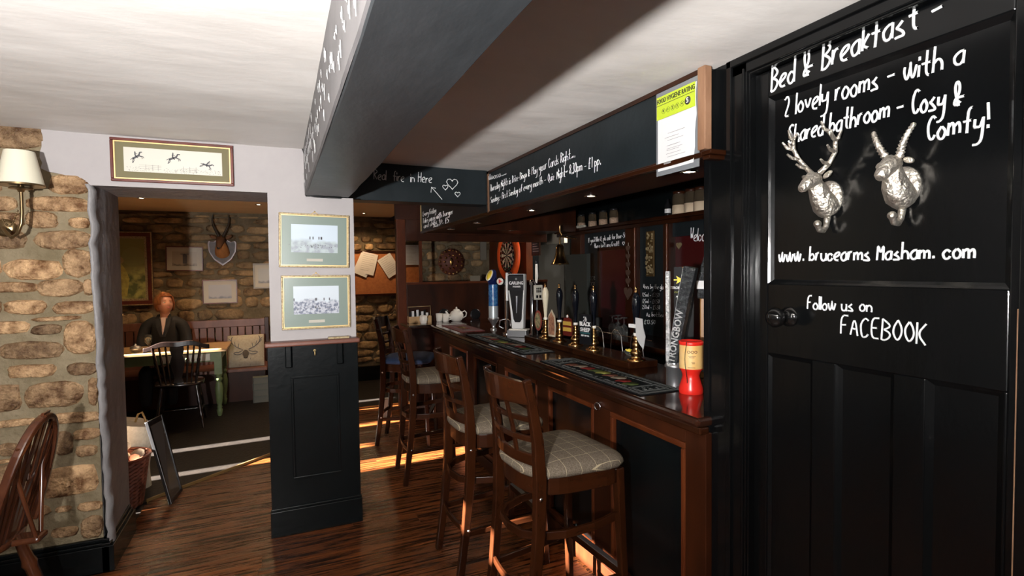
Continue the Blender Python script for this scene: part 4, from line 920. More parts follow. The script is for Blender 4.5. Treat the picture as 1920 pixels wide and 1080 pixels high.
# glasses on the back bar
gl = ['wine glass nearest the heart garland', 'wine glass second from the heart garland', 'wine glass in the middle of the upturned cluster', 'wine glass behind the cluster on the back bar', 'tumbler at the bell end of the back bar glasses']
for i, (px, dx) in enumerate(((1148, .22), (1159, .14), (1170, .24), (1159, .33), (1123, .2))):
    p = K(px, 620, XK-dx); t = thing('drinking_glass', gl[i]+' on the back bar worktop', 'glass', (XK-dx, p.y, .951), 0, 'glasses on the back bar')
    if i < 4: MB().lathe([(.034, 0), (.036, .06), (.028, .085), (.006, .10), (.005, .15), (.032, .158), (.033, .162), (.0001, .163)], n=16).build('glass', m_glass, parent=t)
    else: MB().lathe([(.028, 0), (.034, .12), (.032, .12), (.026, .006), (.0001, .006)], n=16).build('glass', m_glass, parent=t)
# bell
p = at(1050, 478, 0, 2.50); t = thing('brass_bell', 'brass last-orders bell hanging from a bracket beside the blackboard', 'bell', p); t.scale = (1.5, 1.5, 1.5)
b = MB(); b.lathe([(.004, .07), (.018, .066), (.026, .050), (.030, .010), (.040, -.030), (.056, -.055), (.060, -.062), (.054, -.060), (.0001, .03)], n=22); b.build('bell', m_brass, parent=t)
MB().ell((0, 0, -.055), (.010, .010, .014)).build('clapper', m_bronze, parent=t)
b = MB(); b.tube([(0, 0, .07), (0, 0, .11), (.015, .0, .13), (0, 0, .15), (0, 0, .19)], .006, 7); b.tube([(0, 0, .12), (.07, -.09, .10)], .005, 6); b.build('bracket', m_brass, parent=t)
# tall dark cupboard end panel left of the blackboard
p0, p1 = at(1060, 478, 0, 2.62), at(1100, 478, 0, 2.62)
b = MB(); b.box(2.62, 2.66, p1.y, p0.y, .952, p0.z); sp_ = tag(b.build('side_panel', mat('dark_green_grey', (.03, .034, .03), .6), org=(2.64, p1.y, .952)), 'plain dark green grey panel standing on the back bar behind the black handles', 'panel')

# passage behind the bar, seen through the opening
wps = MB().box(4.3, 4.4, 4.5, 7.9, 0, 2.3); wps.box(XK+.14, 4.3, 4.5, 4.6, 0, 2.3); wps.box(XK+.14, 4.3, 7.7, 7.8, 0, 2.3)
struct('wall_passage', wps, mat('passage_paint', (.085, .08, .07), .7))
q0, q1 = at(1012, 492, 0, 4.25), at(1047, 492, 0, 4.25)
dd = MB().box(4.24, 4.30, q1.y, q0.y, 0, 1.72); d2 = struct('door_2', dd, mat('pale_door_paint', (.52, .48, .40), .5)); tag(d2, 'pale painted door in the passage behind the bar')
b = MB(); b.box(4.228, 4.24, q0.y-.09, q0.y-.06, 0, 1.72); b.build('door_stile', mat('pale_stile', (.34, .31, .26), .5), parent=d2); MB().ell((4.22, q1.y+.08, 1.0), (.03, .03, .03)).build('door_handle', m_brass, parent=d2)
b = MB(); h0, h1 = at(1013, 440, 0, 3.6), at(1064, 455, 0, 3.6); b.box(3.55, 3.60, h1.y, h0.y, h1.z, h0.z); tag(struct('trim_3', b, mat('pale_header', (.44, .38, .30), .6)), 'pale header board in the passage')
light('AREA', 'passage_light', (3.75, 5.7, 2.2), 42, (1, .9, .78), .5, (0, 0, -1))
# small blackboard by the opening
p = at(1006, 458, 0, 2.95); t = thing('small_blackboard', 'small framed blackboard beside the opening behind the bar', 'blackboard', p, FACE_X)
MB().box(-.10, .10, -.012, 0, -.13, .13).build('board', m_black, parent=t); ring(MB(), -.11, .11, -.14, .14, .012, -.018, 0).build('frame', m_redwood, parent=t)
b = MB(); r = random.Random(3)
for k in range(7): b.box(-.085, .085-r.uniform(0, .06), -.0135, -.012, .09-k*.03, .096-k*.03)
b.build('lettering', m_paper, parent=t)

# dartboard on its wooden wall
wd = MB(); wd.box(XK-.02, XK+.04, 6.30, 7.7, 0, 2.3); wd.box(XK-.05, XK+.04, 6.28, 6.40, 0, 2.3); wdo = struct('wall_cladding', wd, m_trim)
p = at(955, 479, 0, XK-.16); t = thing('dartboard', 'dartboard in a round orange surround on the wood clad wall', 'dartboard', (p.x, p.y, p.z), FACE_X+math.radians(2))
b = MB(); b.lathe([(.335, .0), (.335, .03), (.32, .04), (.23, .04), (.23, .0)], n=40, ax='-y'); b.build('surround', m_orange, parent=t)
MB().lathe([(.228, .0), (.228, .036), (.0001, .036)], n=40, ax='-y').build('board', m_dark, parent=t)
def sector(b, r0, r1, a0, a1, y):
    n = 3; vs = []
    for i in range(n+1):
        a = a0+(a1-a0)*i/n; vs += [(r0*math.sin(a), y, r0*math.cos(a)), (r1*math.sin(a), y, r1*math.cos(a))]
    b.add(vs, [(2*i, 2*i+2, 2*i+3, 2*i+1) for i in range(n)])
m_dw = mat('sisal_cream', (.62, .48, .33), .8); m_dr = mat('dart_red', (.42, .03, .02), .7); m_dg = mat('dart_green', (.02, .14, .05), .7)
for col, par in ((m_dw, 0), (m_dr, 1), (m_dg, 2)):
    b = MB()
    for k in range(20):
        a0, a1 = (k-.5)*PI/10, (k+.5)*PI/10
        if par == 0 and k % 2: sector(b, .018, .100, a0, a1, -.0368); sector(b, .110, .166, a0, a1, -.0368)
        if par == 1 and k % 2 == 0: sector(b, .100, .110, a0, a1, -.0370); sector(b, .166, .176, a0, a1, -.0370)
        if par == 2 and k % 2: sector(b, .100, .110, a0, a1, -.0370); sector(b, .166, .176, a0, a1, -.0370)
    if par == 1: sector(b, 0, .008, 0, 2*PI, -.0375)
    b.build('segments', col, parent=t)
for k, s in enumerate((20, 1, 18, 4, 13, 6, 10, 15, 2, 17, 3, 19, 7, 16, 8, 11, 14, 9, 12, 5)):
    a = k*PI/10; font('number', str(s), .034, m_dw, t, (.200*math.sin(a), -.038, .200*math.cos(a)), bold=.0006)

# ================================================================= FAR END: timber screen, notice board
YP_ = 5.75
def S(px, py, y=YP_): return at(px, py, 1, y)
sc_ = thing('timber_screen', 'dark timber screen with a glazed opening at the end of the bar', 'screen', (2.0, YP_, 0)); O4 = (2.0, YP_, 0)
a0, a1 = S(743, 420).x, S(760, 420).x; ztop = S(750, 402).z
MB().box(a0, a1, YP_, YP_+.09, 0, 2.3).build('post', m_trim, parent=sc_, org=O4, bevel=.006)
hz0 = S(800, 452).z; MB().box(a1, XK-.02, YP_, YP_+.06, hz0, 2.28).build('header', m_redwood, parent=sc_, org=O4, bevel=.004)
MB().box(a0-.02, XK-.02, YP_-.03, YP_, 2.10, 2.28).build('header_board', m_redwood, parent=sc_, org=O4)
mz = S(800, 531).z; MB().box(a1, XK-.02, YP_, YP_+.05, .60, mz).build('lower_panel', m_redwood, parent=sc_, org=O4, bevel=.004)
MB().box(a1, XK-.02, YP_-.012, YP_+.06, mz-.012, mz+.012).build('sill', m_trim, parent=sc_, org=O4)
MB().box(S(787, 500).x, S(792, 500).x, YP_+.01, YP_+.04, mz, hz0).build('glazing_bar', m_trim, parent=sc_, org=O4)
for px in (832, 891):
    p = S(px, 589, YP_-.001); b = MB(); b.lathe([(.062, 0), (.062, .006), (.050, .008), (.0001, .004)], n=24, ax='-y'); b.build('round_grille', m_dark, parent=sc_).location = (p.x-2.0, p.y-YP_-.001, p.z)
# faint sheet stuck in the opening
p = at(891, 530, 1, YP_+.02); tag(MB().box(p.x-.06, p.x+.06, YP_+.02, YP_+.022, mz+.012, p.z+.08).build('faded_notice', mat('faded_paper', (.13, .11, .08), .8), org=(p.x, YP_+.02, p.z)), 'faded notice standing in the screen opening beside the blue font', 'notice')
# notice board on the lounge wall
n0, n1 = at(664, 473, 1, 7.62), at(790, 549, 1, 7.62)
t = thing('notice_board', 'orange brown cork notice board on the dark stone wall', 'notice board', ((n0.x+n1.x)/2, 7.66, (n0.z+n1.z)/2)); hw_, hh_ = (n1.x-n0.x)/2, (n0.z-n1.z)/2
MB().box(-hw_, hw_, -.02, 0, -hh_, hh_).build('cork', m_cork, parent=t); ring(MB(), -hw_-.02, hw_+.02, -hh_-.02, hh_+.02, .025, -.035, 0).build('frame', m_redwood, parent=t)
def sheet(cx, cy, w_, h_, rot, label, y=7.622, m=m_paper, lines=9):
    p = at(cx, cy, 1, y); t = thing('pinned_sheet', label, 'paper', p, 0, 'papers pinned to the notice board')
    R_ = Matrix.Rotation(math.radians(rot), 4, 'Y')
    MB().box(-w_/2, w_/2, -.002, 0, -h_/2, h_/2).xf(R_).build('sheet', m, parent=t)
    b = MB(); r = random.Random(cx)
    for k in range(lines): z = h_/2-.03-k*(h_-.05)/lines; b.box(-w_/2+.02, w_/2-.02-r.uniform(0, .08), -.0035, -.002, z, z+.004)
    b.xf(R_).build('print', mat('faint_print', (.32, .32, .34), .7), parent=t); return t
sheet(690, 494, .22, .30, 14, 'tilted white sheet stack pinned near the pillar', lines=9); sheet(682, 497, .20, .30, 24, 'white sheet tucked behind the stack near the pillar', y=7.6245, lines=0)
sheet(730, 498, .21, .30, -32, 'strongly tilted white sheet beside the timber post'); sheet(772, 478, .20, .29, 0, 'pale blue printed sheet seen right of the timber post', m=mat('pale_blue_paper', (.42, .47, .55), .6), lines=12)
# horse brass wreath, seen through the screen
p = at(846, 491, 1, 7.60); t = thing('brass_wreath', 'round wreath of horse brasses on the stone wall beyond the screen', 'wall ornament', p)
b = MB(); b.lathe([(.20, 0), (.20, .015), (.0001, .02)], n=28, ax='-y'); b.build('back_board', mat('wreath_brown', (.10, .028, .018), .6), parent=t)
for k in range(18): a = 2*PI*k/18; MB().lathe([(.022, .0), (.020, .008), (.012, .012), (.0001, .010)], (.175*math.cos(a), -.012, .175*math.sin(a)), 10, '-y').build('brass_disc', m_brass, parent=t)
for k in range(10): a = 2*PI*k/10; MB().lathe([(.020, .0), (.018, .008), (.0001, .012)], (.10*math.cos(a), -.016, .10*math.sin(a)), 10, '-y').build('brass_disc', m_brass, parent=t)
MB().ell((0, -.02, 0), (.03, .012, .06)).build('centre_brass', m_brass, parent=t)
p = at(906, 470, 1, 7.62); tag(MB().box(p.x-.05, p.x+.05, 7.61, 7.625, p.z-.14, p.z+.14).build('narrow_sign', mat('dim_sign', (.16, .14, .11), .6), org=(p.x, 7.62, p.z)), 'narrow dim paper sign on the stone wall by the dartboard', 'notice')

# tea things on the far counter
def onc(px, py): return at(px, py, 2, ZB_)
p = onc(856, 602); p.y = min(p.y, 5.6); t = thing('teapot', 'white china teapot on the far counter', 'teapot', (p.x, p.y, ZB_+.001))
b = MB(); b.lathe([(.042, 0), (.060, .012), (.076, .045), (.076, .07), (.062, .10), (.036, .118), (.034, .12)], n=26); b.build('body', m_white, parent=t)
b = MB(); b.lathe([(.036, .118), (.034, .126), (.014, .134), (.008, .138), (.011, .146), (.008, .153), (.0001, .155)], n=20); b.build('lid', m_white, parent=t)
MB().tube([(-.06, 0, .04), (-.09, 0, .055), (-.105, 0, .09), (-.122, 0, .112)], [.022, .016, .011, .009], 10).build('spout', m_white, parent=t)
MB().tube([(.066, 0, .095), (.095, 0, .108), (.115, 0, .085), (.108, 0, .05), (.072, 0, .03)], .0065, 8).build('handle', m_white, parent=t)
for i, (px, l, hd) in enumerate(((794, 'white mug without a visible handle in front of the caddy', 0), (824, 'white mug behind, touching the mug with the handle', 0), (832, 'white mug with a round handle left of the teapot', 1))):
    p = onc(px, 606 if i == 0 else 602); p.y = min(p.y, 5.45 if i == 0 else 5.6); t = thing('mug', l, 'mug', (at(px, 600, 1, p.y).x, p.y-(.08 if i == 2 else 0), ZB_+.001), 0, 'mugs on the far counter')
    MB().lathe([(.030, 0), (.034, .004), (.040, .085), (.037, .085), (.031, .008), (.0001, .008)], n=20).build('cup', m_white, parent=t)
    if hd: MB().tube([(.036, 0, .072), (.060, 0, .075), (.070, 0, .05), (.058, 0, .022), (.034, 0, .018)], .005, 8).build('handle', m_white, parent=t)
p = onc(785, 600); t = thing('sauce_caddy', 'wooden caddy of sachets with a tall wire handle on the far counter', 'caddy', (1.34, 5.57, ZB_+.001))
b = MB(); b.box(-.11, .13, -.045, -.04, 0, .07); b.box(-.11, .13, .04, .045, 0, .07); b.box(-.11, -.105, -.04, .04, 0, .07); b.box(.125, .13, -.04, .04, 0, .07); b.box(-.11, .13, -.04, .04, 0, .004); b.build('tray', m_pine, parent=t)
b = MB(); b.tube([(-.11, 0, .05), (-.11, 0, .17), (.13, 0, .175), (.13, 0, .05)], .006, 6); b.build('handle', m_bronze, parent=t)
r = random.Random(6)
for k in range(8):
    x = -.09+k*.026; MB().box(x-.012, x+.012, -.02+r.uniform(-.01, .02), -.012+r.uniform(.0, .02), .005, .08+r.uniform(.0, .07)).build('sachet', m_paper if k % 2 else m_dark, parent=t)
b = MB(); b.box(.0, .03, -.047, -.0455, .02, .05); b.box(.05, .09, -.047, -.0455, .02, .05); b.build('front_label', m_paper, parent=t)

# ================================================================= BAR STOOLS (local +x faces the bar)
def make_stool(label, cush=m_plaid):
    t = thing('bar_stool', label, 'bar stool', group='tall wooden bar stools along the counter')
    W1, W0 = .215, .178          # half widths, front and rear
    def arc(z, x0, y0, bulge, n=10): return [(x0-bulge*(1-(2*i/n-1)**2), -y0+2*y0*i/n, z) for i in range(n+1)]
    for s in (-1, 1):
        b = MB(); b.sweep([(-.262, s*W0, 0), (-.225, s*W0, .25), (-.198, s*W0, .52), (-.192, s*W0, .72), (-.200, s*W0, .88), (-.225, s*W0, 1.03), (-.248, s*W0, 1.125)], [.030, .032, .034, .034, .030, .028, .026], [.036, .040, .046, .050, .044, .038, .032], (0, 1, 0)); b.build('leg', m_wood, parent=t, bevel=.005)
        b = MB(); b.sweep([(.205, s*(W1-.0), 0), (.190, s*(W1-.012), .35), (.180, s*(W1-.022), .715)], [.030, .034, .038], [.030, .034, .038], (0, 1, 0)); b.build('leg', m_wood, parent=t, bevel=.005)
        for z in (.655, .255):
            MB().lathe([(.0075, 0), (.006, .003), (.0001, .004)], (-.215 if z < .5 else -.196, s*(W0), z), 10, '-y').build('screw_cap', m_chrome, parent=t).rotation_euler = (0, 0, 0)
    # the screw caps sit on the outer side of the rear legs
    for c in kids(t):
        if c.name.startswith('screw_cap'):
            for v in c.data.vertices:
                if v.co.y < 0: v.co.y -= .0165
                else: v.co.y = 2*W0-v.co.y+.0165
    # curved crest and lower back rails
    b = MB(); n = 14; vs = []
    for i in range(n+1):
        u = 2*i/n-1; x = -.240-.062*(1-u*u); y = u*(W0+.014); h0, h1 = 1.028, 1.112+.018*(1-u*u)
        th = .011
        vs += [(x+th+.012, y, h0), (x-th+.012, y, h0), (x-th, y, h1), (x+th, y, h1)]
    b.add(vs, [(i*4+k, i*4+(k+1) % 4, (i+1)*4+(k+1) % 4, (i+1)*4+k) for i in range(n) for k in range(4)]+[(3, 2, 1, 0), (4*n, 4*n+1, 4*n+2, 4*n+3)]); b.build('crest_rail', m_woodh, parent=t, bevel=.003)
    for z, h in ((.965, .022), (.885, .022)):
        b = MB(); b.sweep(arc(z, -.208-.12*(z-.88), W0, .045), .015, h, (1, 0, 0)) if False else b.sweep(arc(z, -.206-.12*(z-.88), W0, .045), h, .015, (0, 0, 1)); b.build('back_rail', m_woodh, parent=t, bevel=.003)
    b = MB(); b.sweep(arc(.800, -.196, W0, .038), .045, .016, (0, 0, 1)); b.build('back_rail', m_woodh, parent=t, bevel=.003)
    for u in (-.36, .36):
        bl = lambda z: .045*(1-u*u)
        b = MB(); b.sweep([(-.196-.036*(1-u*u), u*W0, .80), (-.210-.044*(1-u*u), u*W0, .92), (-.232-.054*(1-u*u), u*W0, 1.04)], .022, .013, (0, 1, 0)); b.build('back_slat', m_wood, parent=t, bevel=.003)
    # seat frame and cushion
    def outline(gx, gy, f=1.0):
        pts = []
        for (x, y) in ((-.205, -W0), (.20, -W1), (.20, W1), (-.205, W0)): pts.append((x*f+gx*(1 if x > 0 else -1), y*f+gy*(1 if y > 0 else -1)))
        return pts
    # rounded horseshoe frame
    fr_ = []; N = 40
    for i in range(N):
        a = 2*PI*i/N; c, s_ = math.cos(a), math.sin(a); p_ = 5 if c > 0 else 3.2; rr = (abs(c)**p_+abs(s_)**p_)**(-1/p_)
        x = .215*rr*c; y = (W0+.012+(W1-W0)*(x+.21)/.42)*rr*s_; fr_.append((x-.005, y))
    vs = []
    for f, z in ((.93, .655), (1.0, .655), (1.0, .725), (.93, .725)): vs += [(x*f, y*f, z) for x, y in fr_]
    MB().add(vs, [(j*N+k, j*N+(k+1) % N, ((j+1) % 4)*N+(k+1) % N, ((j+1) % 4)*N+k) for j in range(4) for k in range(N)]).build('seat_frame', m_woodh, parent=t, bevel=.004)
    vs = []; rings = ((.90, .722), (1.03, .728), (1.055, .742), (1.04, .756), (.97, .770), (.80, .782), (.50, .789), (.2, .791))
    for f, z in rings:
        for i, (x, y) in enumerate(fr_):
            k = 1+.03*(abs(x*y)/(.2*.2))**2 if z < .775 else 1
            vs.append((x*f*k, y*f*k, z))
    m_n = len(rings); fs = [(j*N+k, j*N+(k+1) % N, (j+1)*N+(k+1) % N, (j+1)*N+k) for j in range(m_n-1) for k in range(N)]+[tuple(range((m_n-1)*N, m_n*N))]+[tuple(range(N-1, -1, -1))]
    MB().add(vs, fs, True).build('seat_cushion', cush, parent=t)
    # stretchers
    b = MB()
    rg = [(.186, -(W1-.02), .50), (.05, -(W1+.004), .495), (-.08, -(W0+.03), .49), (-.17, -(W0-.01), .487), (-.225, -.10, .485), (-.24, 0, .485), (-.225, .10, .485), (-.17, W0-.01, .487), (-.08, W0+.03, .49), (.05, W1+.004, .495), (.186, W1-.02, .50)]
    q_ = []
    for i, p in enumerate(rg[:-1]):
        for f in (0, .5): q_.append(Vector(p).lerp(Vector(rg[i+1]), f))
    q_.append(Vector(rg[-1])); b.sweep([(p.x, p.y*.90, p.z) for p in q_], .034, .016, (0, 0, 1)); b.build('hoop_stretcher', m_woodh, parent=t, bevel=.003)
    b = MB(); b.sweep([(.195, -.20, .26), (.195, .20, .26)], .034, .018, (0, 0, 1)); b.build('stretcher', m_woodh, parent=t, bevel=.003)
    MB().box(.184, .208, -.19, .19, .278, .282).build('foot_plate', m_steel, parent=t)
    for s in (-1, 1):
        b = MB(); b.sweep([(-.225, s*W0, .235), (.0, s*(W0+.012), .245), (.195, s*(W1-.008), .255)], .028, .016, (0, 0, 1)); b.build('stretcher', m_woodh, parent=t, bevel=.003)
    b = MB(); b.sweep(arc(.255, -.225, W0, .02), .028, .015, (0, 0, 1)); b.build('stretcher', m_woodh, parent=t, bevel=.003)
    return t
st1 = make_stool('bar stool nearest the camera with the whole checked cushion showing')
st1.location = (1.085, 2.02, .001); st1.rotation_euler.z = math.radians(4)
for (x, y, a, l) in ((1.035, 2.655, 1, 'second bar stool from the camera, its seat half hidden by the nearest one'), (1.055, 3.93, -2, 'third bar stool from the camera, checked cushion, in the sunlit strip')):
    c = copy_tree(st1); c.location = (x, y, .001); c.rotation_euler.z = math.radians(a); c['label'] = l
c = copy_tree(st1); c.location = (1.06, 4.80, .001); c.rotation_euler.z = math.radians(-24); c['label'] = 'farthest bar stool, turned sideways, with a navy seat cushion'
for ch in kids(c):
    if ch.name.startswith('seat_cushion'): ch.data = ch.data.copy(); ch.data.materials[0] = m_blue

# ================================================================= FRAMED PICTURES
def picture(name, label, p, rz, w_, h_, fw, fm, mount, pw, ph, pm, inner=None, depth=.02, mz=0, group=None, roll=0):
    t = thing(name, label, 'picture', p, rz, group); t.rotation_euler = (0, math.radians(roll), rz)
    ring(MB(), -w_/2, w_/2, -h_/2, h_/2, fw, -depth, 0).build('frame', fm, parent=t, bevel=.003)
    if inner: ring(MB(), -w_/2+fw, w_/2-fw, -h_/2+fw, h_/2-fw, fw*.45, -depth*.75, 0).build('inner_frame', inner, parent=t)
    MB().box(-w_/2+fw*.5, w_/2-fw*.5, -depth*.4, 0, -h_/2+fw*.5, h_/2-fw*.5).build('mount', mount, parent=t)
    o = MB().box(-pw/2, pw/2, -depth*.45, -depth*.3, mz-ph/2, mz+ph/2).build('print', pm, parent=t); return t
a, c = at(202, 255, 1, YW-.03), at(441, 350, 1, YW-.03); a2 = at(213, 338, 1, YW-.03); c2 = at(439, 275, 1, YW-.03)
W_ = c.x-a.x-.012; H_ = a.z-a2.z
m_pp = mat('ivory_print', (.56, .53, .46), .35)
t = picture('racing_print', 'wide framed print of three jumping riders above the doorway', ((a.x+c.x)/2, YW-.014, (a.z+a2.z+c.z+c2.z)/4), 0, W_, H_, .014, m_maroon, m_olive, W_*.80, H_*.56, m_pp, inner=m_goldplain, mz=.005)
b = MB(); r = random.Random(8); Y_ = -.0098
def horse(b, cx, cz, s, tilt):
    R_ = Matrix.Rotation(tilt, 2)
    def L_(pts, w_):
        pts = [(cx+s*(R_ @ Vector(p)).x, cz+s*(R_ @ Vector(p)).y) for p in pts]
        for p, q in zip(pts, pts[1:]):
            d = Vector((q[0]-p[0], q[1]-p[1])); 
            if d.length < 1e-6: continue
            n_ = Vector((-d.y, d.x)).normalized()*w_*s; b.add([(p[0]+n_.x, Y_, p[1]+n_.y), (p[0]-n_.x, Y_, p[1]-n_.y), (q[0]-n_.x, Y_, q[1]-n_.y), (q[0]+n_.x, Y_, q[1]+n_.y)], [(0, 1, 2, 3)])
    L_([(-.5, 0), (0, .03), (.45, .1)], .13); L_([(.4, .1), (.72, .42)], .09); L_([(.7, .42), (.95, .30)], .06)
    for x0, x1, x2 in ((-.45, -.62, -.8), (-.35, -.45, -.72), (.35, .62, .5), (.42, .75, .72)): L_([(x0, 0), (x1, -.28), (x2, -.5)], .04)
    L_([(-.5, .05), (-.8, -.02)], .04); L_([(0, .12), (.05, .42), (.2, .62)], .08); L_([(.15, .62), (.24, .74)], .07); L_([(.05, .42), (.35, .36)], .035); L_([(.02, .12), (.12, -.2)], .05)
horse(b, -.170, .018, .038, .5); horse(b, -.005, .022, .040, .3); horse(b, .150, -.004, .036, -.35); tag(b.build('riders', m_ink, parent=t), kind='stuff')
b = MB()
for k in range(240):
    x = r.uniform(-W_*.38, W_*.38); z = -.045+r.uniform(-.012, .012)-.0*x; w2 = r.uniform(.001, .005)
    if (abs(x+.17) < .07 or abs(x-.03) < .08 or abs(x-.19) < .09): b.box(x, x+w2, Y_-.0002, Y_, z, z+.0016)
for z in (-.03, -.04, -.022): b.box(-.16, -.06, Y_-.0002, Y_, z, z+.001); b.box(.03, .11, Y_-.0002, Y_, z-.006, z-.005)
for x in (-.13, -.10, -.075, .04, .07, .10): b.box(x, x+.0015, Y_-.0002, Y_, -.05, -.018)
b.build('hedges', mat('grey_pencil', (.22, .22, .21), .8), parent=t)

def hunt(px0, py0, px1, py1, label, pm, roll, wv):
    a, c = at(px0, py0, 1, YW-.03), at(px1, py1, 1, YW-.03); W_ = c.x-a.x; H_ = a.z-c.z
    t = picture('hunting_print', label, ((a.x+c.x)/2, YW-.013, (a.z+c.z)/2), 0, W_, H_, .010, m_gold, m_greenm, W_*.66, H_*.52, pm, inner=m_goldplain, mz=.012, roll=roll)
    MB().box(-.045, .045, -.0095, -.008, -H_*.36-.008, -H_*.36+.008).build('title_plate', m_cream, parent=t)
    b = MB(); b.tube([(-.02, 0, H_/2), (0, -.004, H_/2+.012), (.02, 0, H_/2)], .002, 6); b.lathe([(.005, 0), (.005, .004), (.0001, .005)], (0, 0, H_/2+.014), 8, '-y'); b.build('hanger', m_goldplain, parent=t)
    r = random.Random(px0); b = MB()
    for k in range(wv): x = r.gauss(0, W_*.13); z = .012-H_*.14+r.uniform(-.012, .010); b.box(x-.0015, x+.0015, -.0098, -.0092, z-.003, z+.003)
    for k in range(5): x = r.gauss(-.01, W_*.10); b.box(x-.003, x+.003, -.0098, -.0092, .008, .024)
    tag(b.build('riders', m_ink, parent=t), kind='stuff')
hunt(521, 399, 656, 501, 'upper gilt framed hunting print on the pillar', scene_print('print_upper', (.46, .54, .62), (.36, .42, .44), (.25, .28, .32), -.0, 30, .16), 1.2, 30)
hunt(526, 517, 658, 613, 'lower gilt framed hunting print on the pillar', scene_print('print_lower', (.50, .56, .62), (.42, .44, .50), (.10, .12, .18), .012, 70, .16), .4, 34)

def lp(px0, py0, px1, py1, Y=YL-.03):
    a, c = at(px0, py0, 1, Y), at(px1, py1, 1, Y); return ((a.x+c.x)/2, YL-.032, (a.z+c.z)/2), c.x-a.x, a.z-c.z
p, W_, H_ = lp(187, 434, 290, 571)
t = picture('gilt_painting', 'large dark painting of a seated figure in yellow, red and gilt frame', p, 0, W_, H_, .055, m_maroon, mat('dark_olive_canvas', (.05, .05, .012), .5), W_-.15, H_-.15, scene_print('painting', (.20, .19, .05), (.42, .40, .12), (.10, .12, .035), .0, 9, .7), inner=m_gold, depth=.04)
ring(MB(), -W_/2, W_/2, -H_/2, H_/2, .012, -.046, -.03).build('outer_gilding', m_gold, parent=t)
m_yd = mat('yellow_dress', (.50, .44, .10), .6, c2=(.30, .26, .06), scale=20); b = MB()
X = W_/2-.33
b.prism([(X-.10, -.33), (X+.06, -.33), (X+.09, -.12), (X+.05, .0), (X+.0, .08), (X-.05, .06), (X-.09, -.05), (X-.14, -.16)], -.021, -.018); b.build('painted_dress', m_yd, parent=t)
b = MB(); b.lathe([(.045, 0), (.0001, .003)], (X-.005, -.018, .10), 12, '-y'); b.build('painted_head', mat('painted_flesh', (.36, .25, .10), .6), parent=t)
b = MB(); b.lathe([(.12, 0), (.0001, .001)], (X+.14, -.018, .14), 16, '-y'); b.build('painted_bush', mat('painted_leaf', (.22, .22, .07), .6), parent=t)
r_ = [(310, 462, 382, 508, 'small framed print with a stag beside the gilt painting', (.34, .30, .24), (.24, .21, .17), (.10, .09, .08)), (379, 525, 446, 568, 'small framed print of a crowd below the antelope trophy', (.33, .33, .34), (.20, .21, .24), (.12, .13, .16)), (474, 494, 530, 540, 'framed print half hidden behind the pillar', (.36, .36, .34), (.2, .2, .2), (.15, .15, .15))]
for i, (a0, a1, a2, a3, l, s1, s2, s3) in enumerate(r_):
    p, W_, H_ = lp(a0, a1, a2, a3); t = picture('small_print', l, p, 0, W_, H_, .012 if i < 2 else .02, m_maroon if i < 2 else mat('pale_grey_frame', (.3, .29, .27), .5), m_cream, W_*.66, H_*.58, scene_print('small_print_%s' % 'abc'[i], s1, s2, s3, -.06, 30, .2), group='small framed prints on the lounge stone wall', roll=(1, 0, 0)[i])
    if i == 0:
        b = MB(); b.box(-.02, .025, -.010, -.009, -.06, .05); b.box(-.045, .045, -.010, -.009, .055, .062); b.box(-.012, .012, -.010, -.009, .045, .062); b.build('printed_stag', m_ink, parent=t)

# antelope trophy
p = at(417, 468, 1, YL-.05); t = thing('antelope_trophy', 'mounted antelope head with dark horns on a wooden shield', 'trophy', (p.x, YL-.035, p.z))
sh_ = [(-.165, .08), (-.15, .115), (-.10, .10), (-.06, .125), (.06, .125), (.10, .10), (.15, .115), (.165, .08), (.155, -.03), (.10, -.13), (0, -.21), (-.10, -.13), (-.155, -.03)]
MB().prism(sh_, -.02, 0).build('shield', m_maroon, parent=t, bevel=.004); MB().prism([(x*.88, z*.88) for x, z in sh_], -.028, -.018).build('shield_face', mat('shield_grey', (.05, .035, .034), .5, c2=(.10, .075, .072), scale=20), parent=t)
m_fur = mat('fawn_fur', (.28, .11, .03), .8, c2=(.40, .17, .05), scale=18)
MB().tube([(0, -.02, -.04), (0, -.07, -.01), (0, -.13, .04), (0, -.17, .09)], [.085, .08, .062, .045], 14).build('neck', m_fur, parent=t)
b = MB(); b.tube([(0, -.13, .12), (0, -.19, .11), (-.01, -.26, .06), (-.015, -.30, .02), (-.017, -.315, .005)], [.035, .052, .038, .026, .018], 14)
for s in (-1, 1): b.ell((s*.085, -.15, .15), (.045, .012, .022), 10, 6, Euler((0, -s*.5, 0)))
b.build('head', mat('brown_fur', (.13, .055, .02), .8), parent=t)
b = MB(); b.ell((-.018, -.318, .008), (.016, .012, .012)); 
for s in (-1, 1): b.ell((s*.042, -.20, .115), (.011,)*3)
b.build('eyes_and_nose', m_dark, parent=t)
b = MB()
for s in (-1, 1): b.tube([(s*.022, -.15, .155), (s*.05, -.14, .22), (s*.085, -.13, .30), (s*.095, -.12, .38), (s*.08, -.125, .44)], [.016, .015, .012, .009, .003], 10)
b.build('horns', mat('horn', (.03, .022, .015), .4), parent=t)

